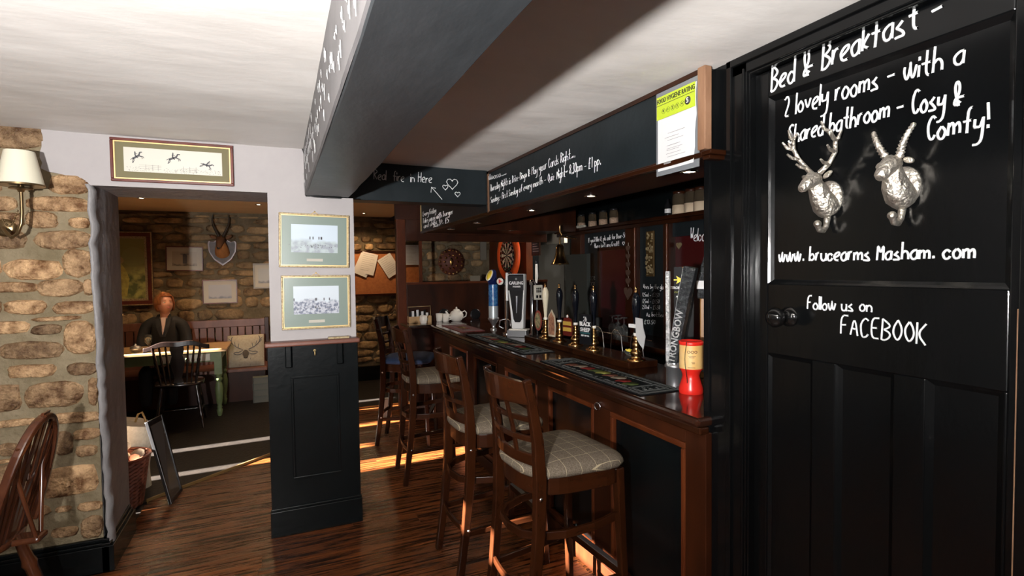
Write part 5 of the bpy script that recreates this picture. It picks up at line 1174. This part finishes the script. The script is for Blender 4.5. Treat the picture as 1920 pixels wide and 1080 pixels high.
# ================================================================= LOUNGE FURNITURE
t = thing('pine_table', 'pine topped table with sage green apron and turned green legs', 'table', (-1.25, 6.76, 0))
TX0, TX1, TY0, TY1 = -.95, .70, -.34, .34
MB().box(TX0, TX1, TY0, TY1, .705, .732).build('table_top', m_pine, parent=t, bevel=.004)
b = MB(); b.box(TX0+.06, TX1-.07, TY0+.04, TY0+.065, .60, .705); b.box(TX0+.06, TX1-.07, TY1-.065, TY1-.04, .60, .705); b.box(TX1-.09, TX1-.065, TY0+.06, TY1-.06, .60, .705); b.box(TX0+.06, TX0+.085, TY0+.06, TY1-.06, .60, .705); b.build('apron', m_green, parent=t)
dr = MB().box(.10, .545, TY0+.028, TY0+.04, .615, .69).build('cream_front', mat('cream_front_paint', (.60, .56, .47), .5), parent=t, bevel=.002); MB().ell((.33, TY0+.016, .652), (.014, .014, .014)).build('front_knob', m_green, parent=dr)  # cream board with a knob, set on the front of the green apron
pr = [(.014, 0), (.020, .01), (.026, .04), (.030, .07), (.020, .085), (.028, .10), (.020, .115), (.030, .16), (.038, .24), (.040, .30), (.030, .36), (.022, .375), (.034, .39), (.036, .41), (.024, .425), (.034, .44), (.036, .46)]
for x in (TX0+.09, TX1-.085):
    for y in (TY0+.07, TY1-.07): b = MB(); b.lathe(pr, (x, y, 0), 18); b.box(x-.036, x+.036, y-.036, y+.036, .46, .705); b.build('leg', m_green, parent=t)
# things on it
p = at(278, 660, 2, .733); gx = at(278, 640, 1, 6.75).x
t = thing('stem_glass', 'clear goblet standing on the pine table in front of the woman', 'glass', (gx, 6.75, .7335)); MB().lathe([(.032, 0), (.030, .004), (.005, .012), (.005, .05), (.032, .075), (.036, .12), (.033, .16), (.031, .16), (.033, .12), (.0001, .06)], n=18).build('goblet', m_glass, parent=t)
gx = at(255, 650, 1, 6.62).x
t = thing('salt_pot', 'round dark metal pot on the pine table', 'pot', (gx, 6.60, .7335)); MB().lathe([(.02, 0), (.045, .02), (.052, .04), (.045, .058), (.02, .07), (.008, .074), (.010, .082), (.0001, .086)], n=18).build('pot', m_steel, parent=t)

# dark spindle back chair, back towards the camera (local +y is forward)
t = thing('spindle_chair', 'black spindle back chair with its back to the camera at the pine table', 'chair', (-.955, 6.26, 0), math.radians(4))
b = MB(); n = 24; vs = []
for f, z in ((.9, .425), (1, .432), (1, .452), (.95, .46), (.5, .455)):
    for k in range(n): q_ = 2*PI*k/n; c_, s_ = math.cos(q_), math.sin(q_); rr = (abs(c_)**3+abs(s_)**3)**(-1/3); vs.append((.215*rr*c_*f, .205*rr*s_*f, z))
b.add(vs, [(j*n+k, j*n+(k+1) % n, (j+1)*n+(k+1) % n, (j+1)*n+k) for j in range(4) for k in range(n)]+[tuple(range(4*n, 5*n)), tuple(range(n-1, -1, -1))], True); m_bc = mat('black_lacquer_chair', (.012, .007, .006), .22, coat=.3); b.build('seat', m_bc, parent=t)
def turned(p, q, r, k=3):
    p, q = Vector(p), Vector(q); N = 18; pts = [p.lerp(q, i/N) for i in range(N+1)]; rs = [r*(.75+.35*math.sin(PI*i/N)+(.28 if i % 6 == 5 else 0)) for i in range(N+1)]; return MB().tube(pts, rs, 9)
for sx in (-1, 1):
    turned((sx*.20, -.20, 0), (sx*.145, -.13, .43), .016).build('leg', m_bc, parent=t); turned((sx*.20, .19, 0), (sx*.15, .13, .43), .016).build('leg', m_bc, parent=t)
    turned((sx*.182, -.175, .16), (sx*.185, .165, .16), .009).build('stretcher', m_bc, parent=t)
turned((-.183, 0, .16), (.183, 0, .16), .010).build('stretcher', m_bc, parent=t)
b = MB(); vs = []; n = 20
for i in range(n+1):
    u = 2*i/n-1; x = u*.275; y = -.262+.03*u*u; z = .825+.018*math.cos(u*PI*1.0)-.0*abs(u)-.012*math.cos(2*PI*u); h = .055-.012*abs(u)
    vs += [(x, y-.011, z), (x, y+.011, z), (x, y+.009, z+h), (x, y-.009, z+h)]
b.add(vs, [(i*4+k, i*4+(k+1) % 4, (i+1)*4+(k+1) % 4, (i+1)*4+k) for i in range(n) for k in range(4)]+[(3, 2, 1, 0), (4*n, 4*n+1, 4*n+2, 4*n+3)]); b.build('top_rail', m_bc, parent=t, bevel=.006)
for u in (-.85, -.62, -.40, .40, .62, .85): turned((u*.17, -.175, .455), (u*.235, -.255, .84), .0095 if abs(u) < .8 else .013).build('spindle', m_bc, parent=t)
b = MB(); pr_ = [(.045, .455), (.030, .52), (.05, .60), (.062, .68), (.045, .745), (.060, .80), (.055, .845)]
poly = [(w__, z) for w__, z in pr_]+[(-w__, z) for w__, z in pr_[::-1]]; b.prism(poly, -.006, .006); b.v = [Vector((p.x, p.y-.175-.08*(p.z-.455)/.39, p.z)) for p in b.v]; b.build('back_splat', m_bc, parent=t)

# bench under the stone wall
t = thing('slatted_bench', 'long dark wooden bench with a slatted back under the stone wall', 'bench', (-1.1, 7.45, 0)); m_bw = mat('bench_wood', (.10, .035, .022), .4, c2=(.17, .07, .045), scale=7, stretch=(1, 1, .3))
MB().box(-1.2, .93, -.38, .12, .36, .40).build('seat', m_bw, parent=t, bevel=.005); MB().box(-1.15, .90, -.33, .1, 0, .36).build('base_board', m_redwood, parent=t)
MB().box(-1.2, .93, .12, .16, .86, .955).build('top_rail', m_bw, parent=t, bevel=.005); MB().box(-1.2, .93, .12, .16, .40, .46).build('lower_rail', m_bw, parent=t); MB().box(.90, .95, .08, .18, 0, .97).build('end_post', m_redwood, parent=t, bevel=.005)
x = -1.19
while x < .89: MB().box(x, x+.072, .125, .15, .46, .86).build('slat', m_bw, parent=t, bevel=.003); x += .085
# stag cushion
t = thing('stag_cushion', 'square beige cushion printed with a stag head and antlers', 'cushion', (-.405, 7.17, .40)); t.rotation_euler = (math.radians(-16), 0, 0)
b = MB(); n = 12; vs = []
for side in (-1, 1):
    for j in range(n+1):
        for i in range(n+1):
            u, v = 2*i/n-1, 2*j/n-1; d_ = .055*((1-u**4)*(1-v**4))**.5; vs.append((u*.20*(1-.05*(1-abs(v))*0), side*d_, .20+v*.195))
N2 = (n+1)**2; fs = []
for s in (0, 1):
    for j in range(n):
        for i in range(n): a_ = s*N2+j*(n+1)+i; f = (a_, a_+1, a_+n+2, a_+n+1); fs.append(f if s == 0 else f[::-1])
b.add(vs, fs, True); b.build('cover', mat('beige_linen', (.34, .29, .21), .9, c2=(.42, .37, .28), scale=50), parent=t)
def onc_(u, v): return (u*.20, -.058*((1-min(abs(u), .97)**4)*(1-min(abs(v), .97)**4))**.5-.001, .20+v*.195)
b = MB()
for s in (-1, 1):
    for pts in ([(.16, .05), (.30, .10), (.52, .22), (.74, .45), (.80, .70), (.72, .88)], [(.74, .45), (.90, .62)], [(.55, .24), (.60, .55)], [(.40, .14), (.36, .42)], [(.80, .62), (.92, .80)], [(.16, .0), (.34, -.12), (.60, -.10), (.66, -.2), (.40, -.30), (.2, -.2)]):
        pp = chaikin([Vector((s*x, y, 0)) for x, y in pts]); b.tube([onc_(p.x, p.y) for p in pp], .0042 if len(pts) > 5 else .003, 5)
    b.ell(onc_(s*.13, -.15), (.010, .004, .008))
b.build('printed_antlers', m_ink, parent=t)
b = MB(); b.ell(onc_(0, -.22), (.035, .008, .045)); b.ell(onc_(0, -.42), (.025, .012, .020)); b.build('printed_face', mat('print_face', (.07, .055, .04), .9), parent=t)
b = MB()
for x0, x1, z0, z1 in ((-.2, .2, 0, 0),): b.tube([onc_(-.25, -.5), onc_(-.34, -.98)], .002, 5); b.tube([onc_(.25, -.5), onc_(.22, -.98)], .002, 5)
b.build('printed_neck', m_ink, parent=t)
for k in range(4):
    z = k*.075; q = at(483+k, 700, 1, 7.02); tt = thing('book', ['bottom book of the stack beside the bench', 'second book up in the stack beside the bench', 'third book up in the stack beside the bench', 'top book of the grey stack beside the bench'][k], 'book', (-.24, 7.0, .001+z), .04*(k % 2), 'stacked books in front of the bench')
    MB().box(-.08, .10, -.06, .05, .004, .070).build('pages', mat('book_pages', (.13, .13, .11), .8), parent=tt); b = MB(); b.box(-.085, .105, -.065, .055, 0, .005); b.box(-.085, .105, -.065, .055, .069, .074); b.box(-.09, -.084, -.065, .055, 0, .074); b.build('cover', mat('book_cover', (.10, .11, .09), .6), parent=tt)

# wicker basket with a sack, leaning fire screen
t = thing('wicker_basket', 'red brown wicker basket just inside the lounge doorway', 'basket', (-1.0, 4.25, .001))
b = MB(); N = 44; rows = 26; vs = []
for j in range(rows+1):
    z = .33*j/rows; rx = .11+.045*(j/rows)
    for k in range(N): a_ = 2*PI*k/N; o_ = .004*(1 if (k//2+j) % 2 else -1); vs.append(((rx+o_)*math.cos(a_), (rx+.02+o_)*math.sin(a_), z))
b.add(vs, [(j*N+k, j*N+(k+1) % N, (j+1)*N+(k+1) % N, (j+1)*N+k) for j in range(rows) for k in range(N)]+[tuple(range(N-1, -1, -1))]); b.build('woven_body', m_wicker, parent=t)
MB().tube([(.158*math.cos(2*PI*k/30), .178*math.sin(2*PI*k/30), .33) for k in range(31)], .010, 7).build('rim', m_wicker, parent=t)
m_log = mat('split_log', (.50, .36, .25), .85, c2=(.7, .56, .42), scale=14, bump=.4); r = random.Random(12)
lb = ['pale split log lying highest in the wicker basket', 'split log at the near side of the wicker basket', 'split log at the doorway side of the wicker basket', 'short log end at the back of the wicker basket']
for k, (x, y, z, a_) in enumerate(((.0, 0, .385, 1.45), (-.085, .01, .325, 1.6), (.0, -.01, .318, 1.5), (.088, .01, .325, 1.6))):
    o = MB().tube([(-.09, 0, 0), (-.04, 0, .006), (.04, 0, .004), (.09, 0, 0)], [.030, .036, .034, .028], 7).build('split_log', m_log); o.location = (-1.0+x, 4.25+y, z); o.rotation_euler = (0, .1, a_); tag(o, lb[k], 'log', 'logs in the wicker basket')
sk_ = MB(); n = 20; vs = []
for j in range(11):
    v = j/10; rr = .15*(1-.1*math.sin(v*5)); 
    for k in range(n): a_ = 2*PI*k/n; f = 1+.10*math.sin(3*a_+v*4)+.05*math.sin(7*a_); vs.append((rr*f*math.cos(a_)+.03*v, rr*.8*f*math.sin(a_), .46*v-.02*math.cos(a_*1)*v*2))
sk_.add(vs, [(j*n+k, j*n+(k+1) % n, (j+1)*n+(k+1) % n, (j+1)*n+k) for j in range(10) for k in range(n)], True); sk_.add([vs[10*n+k] for k in range(n)], [tuple(range(n))])
t = thing('linen_sack', 'pale speckled sack with a looped handle behind the wicker basket', 'sack', (-1.06, 4.54, .001)); sk_.build('sack', m_sack, parent=t); sk_s = t; t.scale = (1.0, .9, 1.08)
MB().tube([(.08, 0, .44), (.10, 0, .50), (.125, 0, .51), (.14, 0, .47), (.15, 0, .42)], .007, 7).build('loop_handle', m_goldplain, parent=t)
t = thing('folding_screen', 'black framed board leaning upright beside the basket in the doorway', 'screen', (-.775, 4.34, 0))
b0 = [Vector((.055, -.22, .0)), Vector((.085, .02, .0))]; tp = [Vector((-.10, -.04, .53)), Vector((-.045, .15, .53))]
u_ = (b0[1]-b0[0]); n_ = Vector((1, -.12, .25)).normalized()
def qd(f0, f1, g0, g1, th, off=0):
    def pt(f, g): return b0[0].lerp(b0[1], f).lerp(tp[0].lerp(tp[1], f), g)
    c4 = [pt(f0, g0), pt(f1, g0), pt(f1, g1), pt(f0, g1)]; nn = (c4[1]-c4[0]).cross(c4[3]-c4[0]).normalized(); return MB().hexa([p+nn*off for p in c4], [p+nn*(off+th) for p in c4])
qd(.06, .94, .03, .96, .010, .004).build('panel', mat('dusty_glass', (.06, .055, .05), .25), parent=t)
b = qd(0, .09, 0, 1, .02); 
for (f0, f1, g0, g1) in ((.91, 1, 0, 1), (.09, .91, 0, .04), (.09, .91, .93, 1)): q_ = qd(f0, f1, g0, g1, .02); b.add(q_.v, q_.f)
b.build('frame', m_dark, parent=t, bevel=.003)

# ---- wall lamp on the stone wall
p = at(38, 318, 1, 3.21); lx = p.x
t = thing('wall_lamp', 'brass swan neck wall lamp with a cream fabric shade', 'wall lamp', (lx-.02, YW-.012, 1.86))
sh0 = at(38, 348, 1, 3.21).z-1.86; sh1 = at(38, 284, 1, 3.21).z-1.86
c_ = (.02, -.16, 0)
b = MB(); b.lathe([(.088, sh0), (.056, sh1)], c_, 36); b.lathe([(.086, sh0+.001), (.054, sh1)], c_, 36); b.build('lamp_shade', m_shade, parent=t)
b = MB(); b.lathe([(.0885, sh0-.002), (.0885, sh0+.006)], c_, 36); b.build('shade_trim', m_bronze, parent=t)
b = MB(); b.tube([(.02, -.16, sh0+.02), (.02, -.16, -.02), (.016, -.16, -.07), (.0, -.155, -.115), (-.028, -.14, -.135), (-.055, -.11, -.115), (-.085, -.07, -.085), (-.10, 0, -.08)], .0075, 10); b.build('swan_neck', m_bronze, parent=t)
b = MB(); b.lathe([(.045, 0), (.043, .008), (.030, .014), (.0001, .018)], (-.10, 0, -.08), 22, '-y'); b.build('wall_plate', m_bronze, parent=t)
b = MB(); b.lathe([(.045, sh0-.016), (.042, sh0-.010), (.016, sh0-.018), (.010, sh0-.03), (.0001, sh0-.03)], c_, 20); b.lathe([(.012, sh0-.02), (.012, sh0+.06), (.0001, sh0+.06)], c_, 12); b.build('drip_pan', m_bronze, parent=t)
b = MB()
for k in range(24):
    f = k/23; x = .005-.07*f; y = -.16+.03*f; z = -.0-.055*math.sin(PI*f)-.03*f+sh0*0-.01
    pts = [(x+.0045*math.cos(a_)*(k % 2), y+.0045*math.cos(a_)*((k+1) % 2), z+.0045*math.sin(a_)) for a_ in [i*PI/4 for i in range(9)]]; b.tube(pts, .0012, 4, False)
b.build('chain', m_bronze, parent=t)

# ---- wheelback chair at the left edge (local +x forward)
t = thing('wheelback_chair', 'polished hoop back chair with a navy seat pad by the stone wall', 'chair', (-1.235, 2.85, 0), math.radians(176))
m_wc = mat('polished_elm', (.045, .013, .006), .2, c2=(.11, .035, .014), scale=9, stretch=(1, 1, .3), coat=.4)
b = MB(); n = 30; vs = []
for f, z in ((.85, .425), (1, .436), (1.0, .452), (.96, .460), (.6, .452)):
    for k in range(n):
        a_ = 2*PI*k/n; c1, s1 = math.cos(a_), math.sin(a_); p_ = 3; rr = (abs(c1)**p_+abs(s1)**p_)**(-1/p_); vs.append((.20*rr*c1*f, (.205+.02*c1)*rr*s1*f, z))
b.add(vs, [(j*n+k, j*n+(k+1) % n, (j+1)*n+(k+1) % n, (j+1)*n+k) for j in range(4) for k in range(n)]+[tuple(range(4*n, 5*n)), tuple(range(n-1, -1, -1))], True); b.build('seat', m_wc, parent=t)
b = MB(); vs = []
for f, z in ((.8, .458), (.86, .468), (.84, .482), (.6, .488)):
    for k in range(n): a_ = 2*PI*k/n; c1, s1 = math.cos(a_), math.sin(a_); rr = (abs(c1)**3+abs(s1)**3)**(-1/3); vs.append((.20*rr*c1*f+.01, .205*rr*s1*f, z))
b.add(vs, [(j*n+k, j*n+(k+1) % n, (j+1)*n+(k+1) % n, (j+1)*n+k) for j in range(3) for k in range(n)]+[tuple(range(3*n, 4*n))], True); b.build('seat_pad', m_blue, parent=t)
bx = lambda z: -.175-.14*(z-.45)/.52*1.0
hoop = []
for i in range(33):
    a_ = PI*i/32; y = -.195*math.cos(a_); z = (.45+.50*math.sin(a_)**.60); hoop.append((bx(z), y*(1 if z < .8 else 1), z))
MB().sweep(hoop, .032, .028, (1, 0, 0)).build('hoop', m_wc, parent=t, bevel=.007)
def hz(y): 
    a_ = math.acos(max(-1, min(1, -y/.195))); return (.45+.50*math.sin(a_)**.60)
for y in (-.150, -.110, -.070, .070, .110, .150):
    z1 = hz(y*1.08)-.008; MB().tube([(bx(.45), y*.80, .45), (bx((.45+z1)/2)+.0, y*.92, (.45+z1)/2), (bx(z1), y*1.08, z1)], [.0075, .0085, .006], 8).build('spindle', m_wc, parent=t)
b = MB(); w0 = [(.028, .45), (.022, .50), (.030, .56), (.028, .60), (.042, .66), (.052, .72), (.042, .78), (.028, .83), (.030, .90), (.028, .972)]
def splat(sgn):
    for (wa, za), (wb, zb2) in zip(w0, w0[1:]):
        ia = .018 if .62 < za < .79 else .006*(1 if .5 < za < .95 else 0); ib = .018 if .62 < zb2 < .79 else .006*(1 if .5 < zb2 < .95 else 0)
        for s in (-1, 1): b.hexa([(bx(za)-.005, s*ia, za), (bx(za)+.005, s*ia, za), (bx(za)+.005, s*wa, za), (bx(za)-.005, s*wa, za)], [(bx(zb2)-.005, s*ib, zb2), (bx(zb2)+.005, s*ib, zb2), (bx(zb2)+.005, s*wb, zb2), (bx(zb2)-.005, s*wb, zb2)])
splat(1); b.tube([(bx(.72+.02*math.sin(a_))-.0, .020*math.cos(a_), .72+.030*math.sin(a_)) for a_ in [i*PI/8 for i in range(17)]], .005, 6)
for k in range(6): a_ = k*PI/3; b.tube([(bx(.72), 0, .72), (bx(.72), .022*math.cos(a_), .72+.03*math.sin(a_))], .0035, 5)
b.build('wheel_splat', m_wc, parent=t)
for s in (-1, 1): MB().tube([(-.27, s*.022, .455), (bx(.70)-.01, s*.10, .72), (bx(.86)+.004, s*.150, .865)], [.009, .009, .007], 8).build('brace_spindle', m_wc, parent=t)
MB().box(-.29, -.17, -.045, .045, .43, .455).build('brace_block', m_wc, parent=t, bevel=.01)
for sx, sy in ((-1, -1), (-1, 1), (1, -1), (1, 1)):
    turned((sx*.20-.02, sy*.21, 0), (sx*.13, sy*.135, .435), .022).build('leg', m_wc, parent=t)
for s in (-1, 1): turned((-.185, s*.175, .19), (.155, s*.175, .19), .011).build('stretcher', m_wc, parent=t)
turned((0, -.175, .19), (0, .175, .19), .011).build('stretcher', m_wc, parent=t)
# small socket box seen under the third stool
p = at(724, 766, 1, 5.60); tag(MB().box(p.x-.03, p.x+.03, 5.60, 5.66, 0, p.z+.10).build('floor_socket_box', mat('grey_label', (.30, .30, .28), .5), org=(p.x, 5.6, 0), bevel=.004), 'small grey box standing on the floor behind the third stool', 'box')

# ================================================================= THE SEATED WOMAN
pw_ = thing('person', 'seated woman with short auburn hair in a black jacket, looking up to the side', 'person', (-1.235, 7.22, 0))
def skin(name, verts, edges, rad, m, parent, sub=2, root=0):
    me = bpy.data.meshes.new(name); me.from_pydata(verts, edges, []); o = bpy.data.objects.new(name, me); COL.objects.link(o); o.parent = parent
    md = o.modifiers.new('skin', 'SKIN'); me.materials.append(m)
    sv = me.skin_vertices[0].data if me.skin_vertices else None
    if sv is None: 
        me.attributes; 
    for i, r_ in enumerate(rad):
        s = me.skin_vertices[0].data[i]; s.radius = r_ if isinstance(r_, tuple) else (r_, r_); s.use_root = (i == root)
    md.use_smooth_shade = True; s = o.modifiers.new('sub', 'SUBSURF'); s.levels = s.render_levels = sub; return o
V_ = [(0, .02, .50), (0, .03, .66), (0, .02, .82), (0, .0, .95), (0, -.005, 1.015),
      (-.10, .0, .985), (-.175, -.01, .955), (-.215, -.03, .80), (-.225, -.10, .62), (-.17, -.24, .56), (-.10, -.30, .56),
      (.10, .0, .985), (.175, -.01, .955), (.215, -.03, .80), (.225, -.10, .62), (.17, -.24, .56), (.10, -.30, .56),
      (-.10, -.02, .47), (-.12, -.42, .48), (-.12, -.44, .10), (.10, -.02, .47), (.12, -.42, .48), (.12, -.44, .10)]
E_ = [(0, 1), (1, 2), (2, 3), (3, 4), (3, 5), (5, 6), (6, 7), (7, 8), (8, 9), (9, 10), (3, 11), (11, 12), (12, 13), (13, 14), (14, 15), (15, 16), (0, 17), (17, 18), (18, 19), (0, 20), (20, 21), (21, 22)]
R_ = [(.16, .12), (.155, .12), (.165, .12), (.12, .10), (.065, .06), (.085, .08), .072, .062, .055, .045, .038, (.085, .08), .072, .062, .055, .045, .038, .095, .075, .05, .095, .075, .05]
body = skin('jacket_and_body', V_, E_, R_, m_jacket, pw_)
MB().tube([(0, .0, .99), (.004, -.01, 1.04), (.008, -.015, 1.10)], [.062, .050, .048], 14).build('neck', m_skin, parent=pw_)
b = MB(); b.add([(-.022, -.098, 1.03), (.026, -.098, 1.03), (.014, -.145, .90), (0.002, -.150, .84), (-.010, -.145, .90)], [(0, 1, 2, 3, 4)]); b.prism([(-.024, 1.045), (.028, 1.045), (.010, .88), (-.004, .88)], -.155, -.085); b.v = [Vector((p.x, p.y+(p.z-.84)*.25, p.z)) for p in b.v]; b.build('blouse', m_blouse, parent=pw_, bevel=.01)
for s in (-1, 1):
    b = MB(); b.sweep([(s*.050, -.02, 1.075), (s*.062, -.075, 1.03), (s*.040, -.125, .93), (s*.012, -.150, .83)], [.03, .045, .045, .03], .014, (1, 0, .3)); b.build('lapel', m_jacket, parent=pw_, bevel=.004)
for s in (-1, 1):      # hands resting in the lap: palm, four fingers and a thumb in one skinned surface
    vs = [(s*.095, -.305, .56), (s*.075, -.345, .555), (s*.062, -.375, .552)]; es = [(0, 1), (1, 2)]; rs = [(.024, .018), (.032, .016), (.028, .014)]
    for k in range(4):
        o_ = (-.024+.016*k); ln = (.060, .072, .068, .052)[k]; i0 = len(vs)
        vs += [(s*(.060+o_), -.385, .552), (s*(.055+o_), -.385-ln*.55, .548), (s*(.050+o_), -.385-ln, .532)]; es += [(2, i0), (i0, i0+1), (i0+1, i0+2)]; rs += [.0085, .008, .0065]
    i0 = len(vs); vs += [(s*.045, -.345, .56), (s*.025, -.372, .556), (s*.018, -.398, .548)]; es += [(1, i0), (i0, i0+1), (i0+1, i0+2)]; rs += [.011, .0095, .0075]
    skin('hand', vs, es, rs, m_skin, pw_, 1)
hd = MB(); n, mm = 36, 28; vs = []
def bump(p, c, r, a): d2 = sum((p[i]-c[i])**2 for i in range(3)); return a*math.exp(-d2/(r*r))
for i in range(mm+1):
    th_ = PI*i/mm
    for k in range(n):
        q_ = 2*PI*k/n; x, y, z = math.sin(th_)*math.cos(q_), math.sin(th_)*math.sin(q_), -math.cos(th_)
        px_, py_, pz_ = .072*x, .092*y, .115*z
        if z < 0: px_ *= 1-.22*z*z; 
        if y < 0 and z < -.2: py_ *= 1+.03*abs(z)
        p_ = (px_, py_, pz_); dy = 0
        if y < -.15:
            dy -= bump(p_, (0, -.09, -.014), .018, .020)+bump(p_, (0, -.09, -.028), .014, .012)+bump(p_, (0, -.085, -.085), .026, .010)
            dy += bump(p_, (.030, -.085, .006), .018, .011)+bump(p_, (-.030, -.085, .006), .018, .011)
            dy -= bump(p_, (.040, -.07, -.030), .024, .006)+bump(p_, (-.040, -.07, -.030), .024, .006)+bump(p_, (0, -.09, .030), .035, .004)+bump(p_, (0, -.09, -.055), .016, .006)
        vs.append((px_, py_+dy, pz_))
hd.add(vs, [(i*n+k, i*n+(k+1) % n, (i+1)*n+(k+1) % n, (i+1)*n+k) for i in range(mm) for k in range(n)], True)
head = hd.build('head', m_skin, parent=pw_); head.location = (.010, -.03, 1.195); head.rotation_euler = Euler((math.radians(-12), 0, math.radians(30)), 'XYZ'); head.scale = (1.08, 1.04, 1.04)
b = MB()
for s in (-1, 1): b.ell((s*.029, -.077, .006), (.011, .008, .0055), 12, 8)
b.build('eye', m_paper, parent=head); b = MB()
for s in (-1, 1): b.ell((s*.029+.002, -.0845, .0065), (.0050, .002, .0050), 10, 6)
b.build('iris', mat('iris_dark', (.03, .03, .03), .2), parent=head)
b = MB()
for s in (-1, 1): b.tube([(s*.046, -.078, .020), (s*.032, -.089, .026), (s*.016, -.092, .022)], .0024, 6)
b.build('eyebrow', m_hair, parent=head); b = MB(); b.tube([(-.020, -.089, -.053), (-.008, -.099, -.050), (0, -.100, -.052), (.008, -.099, -.050), (.020, -.089, -.053)], [.002, .0038, .003, .0038, .002], 7); b.tube([(-.017, -.089, -.056), (0, -.099, -.060), (.017, -.089, -.056)], [.002, .0042, .002], 7); b.build('mouth', mat('lips', (.42, .10, .09), .4), parent=head)
b = MB()
for s in (-1, 1): b.ell((s*.079, .002, -.004), (.008, .016, .026), 10, 8)
b.build('ear', m_skin, parent=head)
hb = MB(); vs = []; n, mm = 54, 34
for i in range(mm+1):
    th_ = PI*i/mm
    for k in range(n):
        q_ = 2*PI*k/n; x, y, z = math.sin(th_)*math.cos(q_), math.sin(th_)*math.sin(q_), math.cos(th_)
        nz = noise.noise(Vector((x*3, y*3, z*2.2)))*.10+noise.noise(Vector((math.atan2(y, x)*7, z*2, 0)))*.05
        f = 1+nz; lim = -.62 if y > -.25 else (.50 if abs(x) < .62 else -.15)
        if z < lim: z2 = lim; f *= .90
        else: z2 = z
        vs.append((.093*x*f, .112*y*f+.012, .132*z2*(1+nz*.5)+.006))
hb.add(vs, [(i*n+k, (i+1)*n+k, (i+1)*n+(k+1) % n, i*n+(k+1) % n) for i in range(mm) for k in range(n)], True); hb.build('hair', m_hair, parent=head)
for z in (.80, .70):
    MB().ell((.012, -.150, z), (.008, .005, .008), 8, 6).build('button', m_dark, parent=pw_)
bpy.context.view_layer.update()

# lettering that was set as text becomes plain mesh
dg = bpy.context.evaluated_depsgraph_get()
for o in [o for o in bpy.data.objects if o.type in ('FONT', 'CURVE')]:
    me = bpy.data.meshes.new_from_object(o.evaluated_get(dg)); n = bpy.data.objects.new('lettering_mesh', me); COL.objects.link(n)
    n.parent = o.parent; n.location = o.location; n.rotation_euler = o.rotation_euler; n.scale = o.scale
    nm = o.name.split('.')[0]; me.name = nm; bpy.data.objects.remove(o); n.name = nm; n['kind'] = 'stuff'
